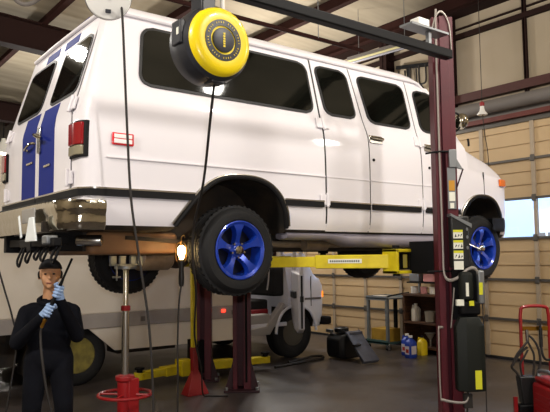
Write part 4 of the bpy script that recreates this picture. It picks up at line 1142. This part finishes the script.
# shelf unit
sh = thing('shelf_unit', 'dark brown wooden shelf unit holding jugs against the garage door', 'shelf', (5.5, 2.75, 0))
SX0, SX1, SY0, SY1 = 5.3, 5.72, 2.32, 3.04
for y in (SY0, SY1-.03): part('side_panel', MB().box(SX0, SX1, y, y+.03, 0, .90), 'wood_brown', sh)
for z in (.08, .46, .90): part('shelf_board', MB().box(SX0-.02, SX1, SY0, SY1, z, z+.03), 'wood_brown', sh)
part('back_panel', MB().box(SX1-.02, SX1, SY0, SY1, 0, .9), 'wood_brown', sh)
for y in (SY0+.02, SY1-.05): part('upright', MB().box(SX1-.06, SX1-.02, y, y+.03, .93, 1.50), 'steel_grey', sh)
for z in (1.10, 1.32): part('rack_shelf', MB().box(SX0+.1, SX1, SY0, SY1, z, z+.025), 'steel_black', sh)
def jug(loc, s, m1, m2, label, name='jug', lab=True, cat='jug', h=1.0):
    x, y, z = loc
    t = thing(name, label, cat, loc, 'jugs by the shelf unit')
    q = MB(); q.loft([[Vector((x+sx*.075*s*k, y+sy*.055*s*k, z+zz*s*h)) for sx, sy in ((-1, -.7), (-.7, -1), (.7, -1), (1, -.7), (1, .7), (.7, 1), (-.7, 1), (-1, .7))] for zz, k in ((0, .94), (.012, 1), (.19, 1), (.22, .85), (.245, .5), (.255, .32), (.275, .32))])
    part('bottle', q, m1, t, smooth=50)
    q = MB(); q.cyl((x, y, z+.27*s*h), (x, y, z+.295*s*h), .027*s, n=16); part('cap', q, m2, t)
    q = MB(); q.tube([(x, y+.035*s, z+.225*s*h), (x, y+.065*s, z+.26*s*h), (x, y+.075*s, z+.2*s*h), (x, y+.06*s, z+.13*s*h)], .011*s, 8); part('handle', q, m1, t)
    if lab:
        q = MB(); q.box(x-.0765*s, x-.0755*s, y-.036*s, y+.036*s, z+.05*s, z+.16*s); q.box(x-.05*s, x+.05*s, y-.0565*s, y-.0555*s, z+.05*s, z+.16*s); part('label', q, 'jug_label', t)
        q = MB(); q.box(x-.0775*s, x-.0765*s, y-.028*s, y+.02*s, z+.07*s, z+.12*s); part('label_mark', q, 'red_label', t)
    return t
jug((5.02, 2.73, 0), 1.12, 'blue_plastic', 'white_plastic', 'left blue jug with label on the floor before the shelf unit')
jug((4.86, 2.52, 0), 1.12, 'blue_plastic', 'white_plastic', 'right blue jug with label on the floor before the shelf unit')
jug((5.2, 2.58, 0), 1.0, 'yellow_plastic', 'black_plastic', 'yellow jug on the floor right of the blue jugs', lab=False)
jug((5.45, 2.90, .49), .95, 'jug_white', 'jug_white', 'white jug on the middle shelf of the shelf unit', lab=False)
q = MB(); q.lathe([(.07, 0), (.085, .01), (.095, .16), (.098, .17), (.088, .17), (.08, .02)], (5.45, 2.60, .49), (0, 0, 1), 24); single('bucket', q, 'jug_grey', 'grey bucket beside the white jug on the middle shelf', 'bucket', (5.45, 2.60, .49))
q = MB(); q.lathe([(.09, .2), (.085, .21), (.03, .12), (.012, .10), (.01, 0)], (5.45, 2.62, .11), (0, 0, 1), 20); single('funnel', q, 'jug_grey', 'grey funnel on the bottom shelf of the shelf unit', 'funnel', (5.45, 2.62, .11))
q = MB(); q.lathe([(.02, .11), (.03, .13), (.03, .2), (.012, .22)], (5.15, 3.22, -.11), (0, 0, 1), 14); single('spray_bottle', q, 'chrome_dull', 'small shiny can on the floor between cart and shelf', 'can', (5.15, 3.22, 0))
for k, (y, m_, l) in enumerate(((2.98, 'white_plastic', 'white tub on the top board of the shelf unit'), (2.78, 'pink', 'pink tub on the top board of the shelf unit'), (2.6, 'jug_white', 'cream tub on the top board of the shelf unit'))):
    q = MB(); q.lathe([(.05, 0), (.055, .01), (.055, .09), (.06, .092), (.06, .11), (.02, .115)], (5.52, y, .93), (0, 0, 1), 18); single('tub', q, m_, l, 'tub', (5.52, y, .93), 'tubs on the shelf unit')
for k, (y, m_, l) in enumerate(((2.95, 'steel_grey', 'grey box on the lower rack shelf'), (2.66, 'pink', 'pink box on the lower rack shelf'))):
    q = MB(); q.box(5.48, 5.64, y-.1, y+.1, 1.125, 1.25); single('box', q, m_, l, 'box', (5.55, y, 1.125), 'boxes on the rack shelf', bevel=.008)
q = MB(); q.box(5.46, 5.66, 2.55, 3.0, 1.345, 1.43); single('tool_case', q, 'steel_black', 'long black case on the upper rack shelf', 'case', (5.55, 2.8, 1.345), bevel=.01)

# red hand truck with hoses and red compressor, right foreground
hx, hy = 2.05, -1.18
ht = thing('hand_truck', 'red tube hand truck hung with black hoses at right edge', 'hand truck', (hx, hy, 0))
SV = Vector((.82, -.57, 0)); FV = Vector((-.57, -.82, 0)); B0 = Vector((2.0, -1.12, 0))
def hp(a, b_, z): return B0+SV*a+FV*b_+Vector((0, 0, z))
q = MB(); q.tube([hp(0, 0, .12), hp(0, 0, .9), hp(.003, 0, 1.07), hp(.035, 0, 1.12), hp(.20, 0, 1.12), hp(.232, 0, 1.07), hp(.235, 0, .9), hp(.235, 0, .12)], .0135, 10, sub=5); fr_ = part('frame', q, 'red_paint', ht)
q = MB(); q.bar(hp(0, 0, .945), hp(.235, 0, .945), .012, .035); part('cross_bar', q, 'brass', fr_, label='tan cross bar')
for z in (.2, .45): part('cross_bar', MB().bar(hp(0, 0, z), hp(.235, 0, z), .012, .03), 'red_dark', fr_)
q = MB()
q.box(0, 0, 0, 0, 0, 0) if False else q.hexa([hp(-.03, 0, .02), hp(.26, 0, .02), hp(.26, .25, .02), hp(-.03, .25, .02), hp(-.03, 0, .035), hp(.26, 0, .035), hp(.26, .25, .035), hp(-.03, .25, .035)])
q.bar(hp(0, 0, .02), hp(0, 0, .14), .03, .03, up=FV); q.bar(hp(.235, 0, .02), hp(.235, 0, .14), .03, .03, up=FV)
part('toe_plate', q, 'red_dark', fr_)
for a in (-.06, .295):
    q = MB(); q.lathe([(.02, -.03), (.11, -.03), (.125, -.015), (.125, .015), (.11, .03), (.02, .03)], hp(a, -.06, .125), SV, 28); part('wheel', q, 'black_rubber', ht)
q = MB(); q.cyl(hp(-.06, -.06, .125), hp(.295, -.06, .125), .014, n=10); part('axle', q, 'steel_grey', ht)
q = MB(); q.hexa([hp(-.045, .02, .36), hp(.06, .02, .36), hp(.06, .10, .36), hp(-.045, .10, .36), hp(-.07, .018, .58), hp(.07, .018, .58), hp(.07, .11, .58), hp(-.07, .11, .58)]); part('tool_bin', q, 'black_plastic', ht, bevel=.01)
q = MB(); q.box(0, 0, 0, 0, 0, 0) if False else q.hexa([hp(-.08, .03, .04), hp(.06, .03, .04), hp(.06, .11, .04), hp(-.08, .11, .04), hp(-.08, .03, .36), hp(.06, .03, .36), hp(.06, .11, .36), hp(-.08, .11, .36)]); part('lower_box', q, 'steel_black', ht, bevel=.012)
q = MB(); q.torus(hp(.0, .122, .20), FV, .028, .008, 20, 8); part('ring', q, 'steel_grey', ht)
q = MB(); q.bar(hp(-.1, .08, .0), hp(-.1, .08, .42), .02, .03, up=SV); part('red_rail', q, 'red_dark', ht)
q = MB()
q.tube([hp(.04, .03, .90), hp(.08, .05, .86), hp(.115, .06, .78), hp(.12, .06, .66), hp(.055, .06, .50)], .010, 8)
q.tube([hp(.03, .03, .86), hp(.055, .05, .80), hp(.075, .06, .72), hp(.055, .06, .52)], .009, 8)
q.tube([hp(.03, .04, .80), hp(-.03, .05, .76), hp(-.08, .06, .70), hp(-.11, .06, .65), hp(-.07, .06, .60), hp(-.03, .06, .52)], .010, 8)
q.tube([hp(.03, .05, .78), hp(-.01, .06, .72), hp(-.04, .06, .66), hp(-.02, .06, .52)], .008, 8)
q.tube([hp(-.10, .06, .66), hp(-.07, .06, .74), hp(.0, .06, .82), hp(.03, .05, .85)], .009, 8)
part('hose', q, 'cable', ht)
q = MB(); q.cyl(hp(.04, .03, .83), hp(.035, .03, .94), .014, n=12); part('hose_coupling', q, 'chrome_dull', ht)
q = MB(); q.cyl(hp(.15, .03, .80), hp(.15, .03, .95), .015, n=12); q.tube([hp(.15, .03, .80), hp(.155, .04, .74), hp(.18, .04, .70), hp(.23, .03, .70)], .010, 8); q.cyl(hp(.148, .03, .95), hp(.148, .03, 1.01), .010, n=10); part('spray_gun', q, 'black_plastic', ht)
cm = thing('compressor', 'red ribbed machine housing at lower right edge before the hand truck', 'compressor', (2.22, -1.45, 0))
def cp2(a, b_, z): return B0+SV*a+FV*b_+Vector((0, 0, z))
q = MB()
A0, A1_, C0, C1_ = .012, .42, .135, .50
def rr_(i): return ((A0+i, C0+i), (A1_-i, C0+i), (A1_-i, C1_-i), (A0+i, C1_-i))
q.loft([[cp2(a, b_, z) for a, b_ in rr_(0)] for z in (.10, .55)])
q.loft([[cp2(a, b_, z) for a, b_ in rr_(.012)] for z in (.55, .60)])
hs = part('housing', q, 'red_paint', cm, bevel=.03, seg=3)
for k in range(7):
    q = MB(); q.bar(cp2(A0-.003, C0+.06, .20+.045*k), cp2(A0-.003, C1_-.06, .20+.045*k), .012, .012); part('vent_slat', q, 'red_dark', hs)
q = MB(); q.tube([cp2(.05, .2, .58), cp2(.05, .2, .64), cp2(.05, .4, .65), cp2(.05, .45, .58)], .014, 8); part('handle', q, 'steel_grey', cm)
for a in (.07, .36):
    for b_ in (.19, .45): part('foot', MB().cyl(cp2(a, b_, 0), cp2(a, b_, .11), .03, n=14), 'black_rubber', cm)

hr = thing('hose_rack', 'dark hose bracket high on the wall left of the near lift post', 'hose rack', (5.7, 3.05, 4.7))
q = MB(); q.bar((5.70, 3.40, 4.86), (5.70, 2.62, 4.74), .05, .06); q.bar((5.78, 3.2, 4.5), (5.78, 3.2, 4.85), .05, .05, up=(0, 1, 0)); part('rail', q, 'steel_black', hr)
for y, h_ in ((3.25, .30), (3.0, .36), (2.8, .30)):
    q = MB(); q.tube([(5.68, y+.09, 4.78), (5.66, y+.07, 4.78-h_), (5.66, y, 4.74-h_), (5.66, y-.07, 4.78-h_), (5.68, y-.05, 4.76)], .016, 8); part('hose_loop', q, 'cable', hr)

# ---- ceiling things
def strip(name, loc, dirv, ln, label, on=False, m2='tube_off'):
    t = thing(name, label, 'light', loc, 'strip lights under the roof')
    p = Vector(loc); d_ = Vector(dirv).normalized(); a = p-d_*ln/2; b_ = p+d_*ln/2
    q = MB(); q.bar(a+Vector((0, 0, .04)), b_+Vector((0, 0, .04)), .16, .05); part('channel', q, 'white_plastic' if on else 'header_grey', t, bevel=.005)
    sd_ = d_.cross(Vector((0, 0, 1)))
    for s, mm in ((-1, m2), (1, 'tube_yellow' if not on else m2)):
        q = MB(); q.cyl(a+sd_*s*.05, b_+sd_*s*.05, .019, n=10); part('tube', q, mm, t)
    q = MB()
    for f_ in (.15, .85): q.cyl(a.lerp(b_, f_)+Vector((0, 0, .06)), (a.lerp(b_, f_).x, a.lerp(b_, f_).y, roof(a.lerp(b_, f_).x)), .006, n=6)
    part('hanger', q, 'steel_grey', t)
strip('strip_light', (4.77, 2.9, 4.82), (.12, -1, 0), 1.3, 'unlit twin tube strip light hanging over the van roof')
strip('strip_light', (2.1, 14.0, 5.45), (1, 0, 0), 1.4, 'lit strip light far back at upper left edge', True, 'lamp_glass')
t = thing('bay_lamp', 'round lit bay lamp far back left of the van rear', 'lamp', (1.83, 14.0, 4.4))
q = MB(); q.lathe([(.24, -.03), (.26, .0), (.20, .2), (.08, .3), (.05, .4)], (1.83, 14, 4.42), (0, 0, 1), 28); part('reflector', q, 'white_plastic', t)
q = MB(); q.lathe([(.01, -.10), (.17, -.07), (.23, -.03), (.23, -.02)], (1.83, 14, 4.42), (0, 0, 1), 28); part('lens', q, 'lamp_glass', t)
q = MB(); q.cyl((1.83, 14, 4.8), (1.83, 14, roof(1.83)), .015, n=8); part('hanger', q, 'steel_black', t)
# pull cord with red and white handle
t = thing('pull_cord', 'red and white handle on a thin cord before the garage door', 'pull cord', (5.3, 1.42, 3.62))
q = MB(); q.lathe([(.015, 3.72), (.035, 3.74), (.035, 3.78), (.015, 3.80)], (5.3, 1.42, 0), (0, 0, 1), 16); part('knob', q, 'red_paint', t, label='red knob')
q = MB(); q.lathe([(.075, 3.60), (.075, 3.615), (.04, 3.66), (.03, 3.70), (.03, 3.73)], (5.3, 1.42, 0), (0, 0, 1), 18); part('bell', q, 'white_plastic', t, label='white bell')
q = MB(); q.tube([(5.3, 1.42, 3.62), (5.3, 1.39, 3.3), (5.3, 1.35, 3.0), (5.3, 1.335, 2.5)], .006, 6); q.tube([(5.3, 1.42, 3.78), (5.3, 1.42, 5.0), (5.3, 1.42, roof(5.3))], .005, 6); part('cord', q, 'cable', t)
# hose loop upper left, gas pipe under the roof
q = MB(); q.tube([(-1.30, 1.78, 4.35), (-1.20, 1.95, 4.02), (-1.10, 1.98, 3.94), (-1.0, 1.90, 3.97), (-.95, 1.80, 4.1), (-1.0, 1.8, 4.8), (-1.0, 1.8, roof(-1.0))], .022, 10)
q.tube([(-1.30, 1.78, 4.35), (-1.32, 1.78, 5), (-1.3, 1.78, roof(-1.3))], .022, 10)
single('hanging_hose', q, 'header_grey', 'grey hose loop hanging from roof at upper left corner', 'hose', (-1.1, 1.9, 3.94))
q = MB(); q.cyl((-4, 1.72, 4.26), (3.2, 1.78, 4.26), .026, n=10)
pt = thing('pipe', 'thin brown pipe slung below the roof beyond the black bar', 'pipe', (0, 1.75, 4.26))
part('run', q, 'beam_brown', pt); q = MB()
for x in (-2.55, .75, 2.4): q.cyl((x, 1.75, 4.26), (x, 1.75, roof(x)-.2), .006, n=6)
part('hanger', q, 'steel_grey', pt)
# hoses at left edge
q = MB(); q.tube([(-1.30, 1.84, 1.5), (-1.24, 1.82, 1.28), (-1.18, 1.79, 1.05), (-1.14, 1.78, .8), (-1.2, 1.8, .3), (-1.25, 1.8, .012)], .008, 6); q.tube([(-1.42, 1.84, 4), (-1.36, 1.84, 2.2), (-1.30, 1.84, 1.5)], .008, 6); q.tube([(-1.36, 1.84, 2.2), (-1.42, 1.84, 4), (-1.42, 1.84, roof(-1.42))], .008, 6)
single('air_line', q, 'cable', 'thin dark air line hanging at left edge behind the mechanic', 'hose', (-1.3, 1.84, .0))

# ================================================================ LIGHTS
def area(loc, sx, sy, p, col=(1, .93, .80), rot=(0, 0, 0)):
    l = bpy.data.lights.new('lamp', 'AREA'); l.shape = 'RECTANGLE'; l.size = sx; l.size_y = sy; l.energy = p; l.color = col
    o = bpy.data.objects.new('lamp_or_fill', l); COL.objects.link(o); o.location = loc; o.rotation_euler = rot; return o
def point(loc, p, col, r=.05):
    l = bpy.data.lights.new('lamp', 'POINT'); l.energy = p; l.color = col; l.shadow_soft_size = r
    o = bpy.data.objects.new('lamp_or_fill', l); COL.objects.link(o); o.location = loc; return o
W_ = (1, .945, .87)
for x, y, z, p, r_ in ((1.5, -2.1, 4.7, 150, .12), (.6, -4.6, 4.7, 440, .16), (-1.6, 3.9, 4.7, 110, .09), (-4.6, -1.0, 4.5, 620, .2), (-4.4, 6.5, 4.2, 160, .2), (1.2, 9.6, 4.2, 150, .2), (4.9, 7.2, 4.1, 230, .2), (4.4, -3.6, 4.1, 210, .2), (3.9, 4.6, 4.0, 230, .2)):  # includes unseen fill lights, added to brighten the truck, cab and garage door
    point((x, y, z), p, W_, r_)
point((-2.75, -4.15, 1.72), 185, (.97, .96, 1), .04)      # the camera's flash
point((lx, ly-.0, 1.59), 75, (1, .55, .2), .03)
point((1.83, 13.9, 4.15), 60, W_, .2)
wd = bpy.data.worlds.new('world'); scene.world = wd; wd.use_nodes = True
bg = wd.node_tree.nodes['Background']; bg.inputs[0].default_value = lin('#dfeaff'); bg.inputs[1].default_value = 7

# ================================================================ CAMERA
cam = bpy.data.cameras.new('camera'); camo = bpy.data.objects.new('camera', cam); COL.objects.link(camo)
cam.sensor_width = 36; cam.lens = 641.5*36/550; cam.clip_start = .05
yaw, pit, roll = 0.9172, 0.0798, -0.0096
fw = Vector((cos(yaw)*cos(pit), sin(yaw)*cos(pit), sin(pit)))
r0 = Vector((sin(yaw), -cos(yaw), 0)); u0 = r0.cross(fw)
Rr = r0*cos(roll)+u0*sin(roll); Uu = -r0*sin(roll)+u0*cos(roll)
mw = Matrix((Rr, Uu, -fw)).transposed().to_4x4(); mw.translation = Vector((-2.7909, -4.1044, 1.5419))
camo.matrix_world = mw
scene.camera = camo
vs_ = scene.view_settings; vs_.view_transform = 'Standard'; vs_.look = 'None'; vs_.gamma = 1; vs_.exposure = 0; vs_.use_curve_mapping = False
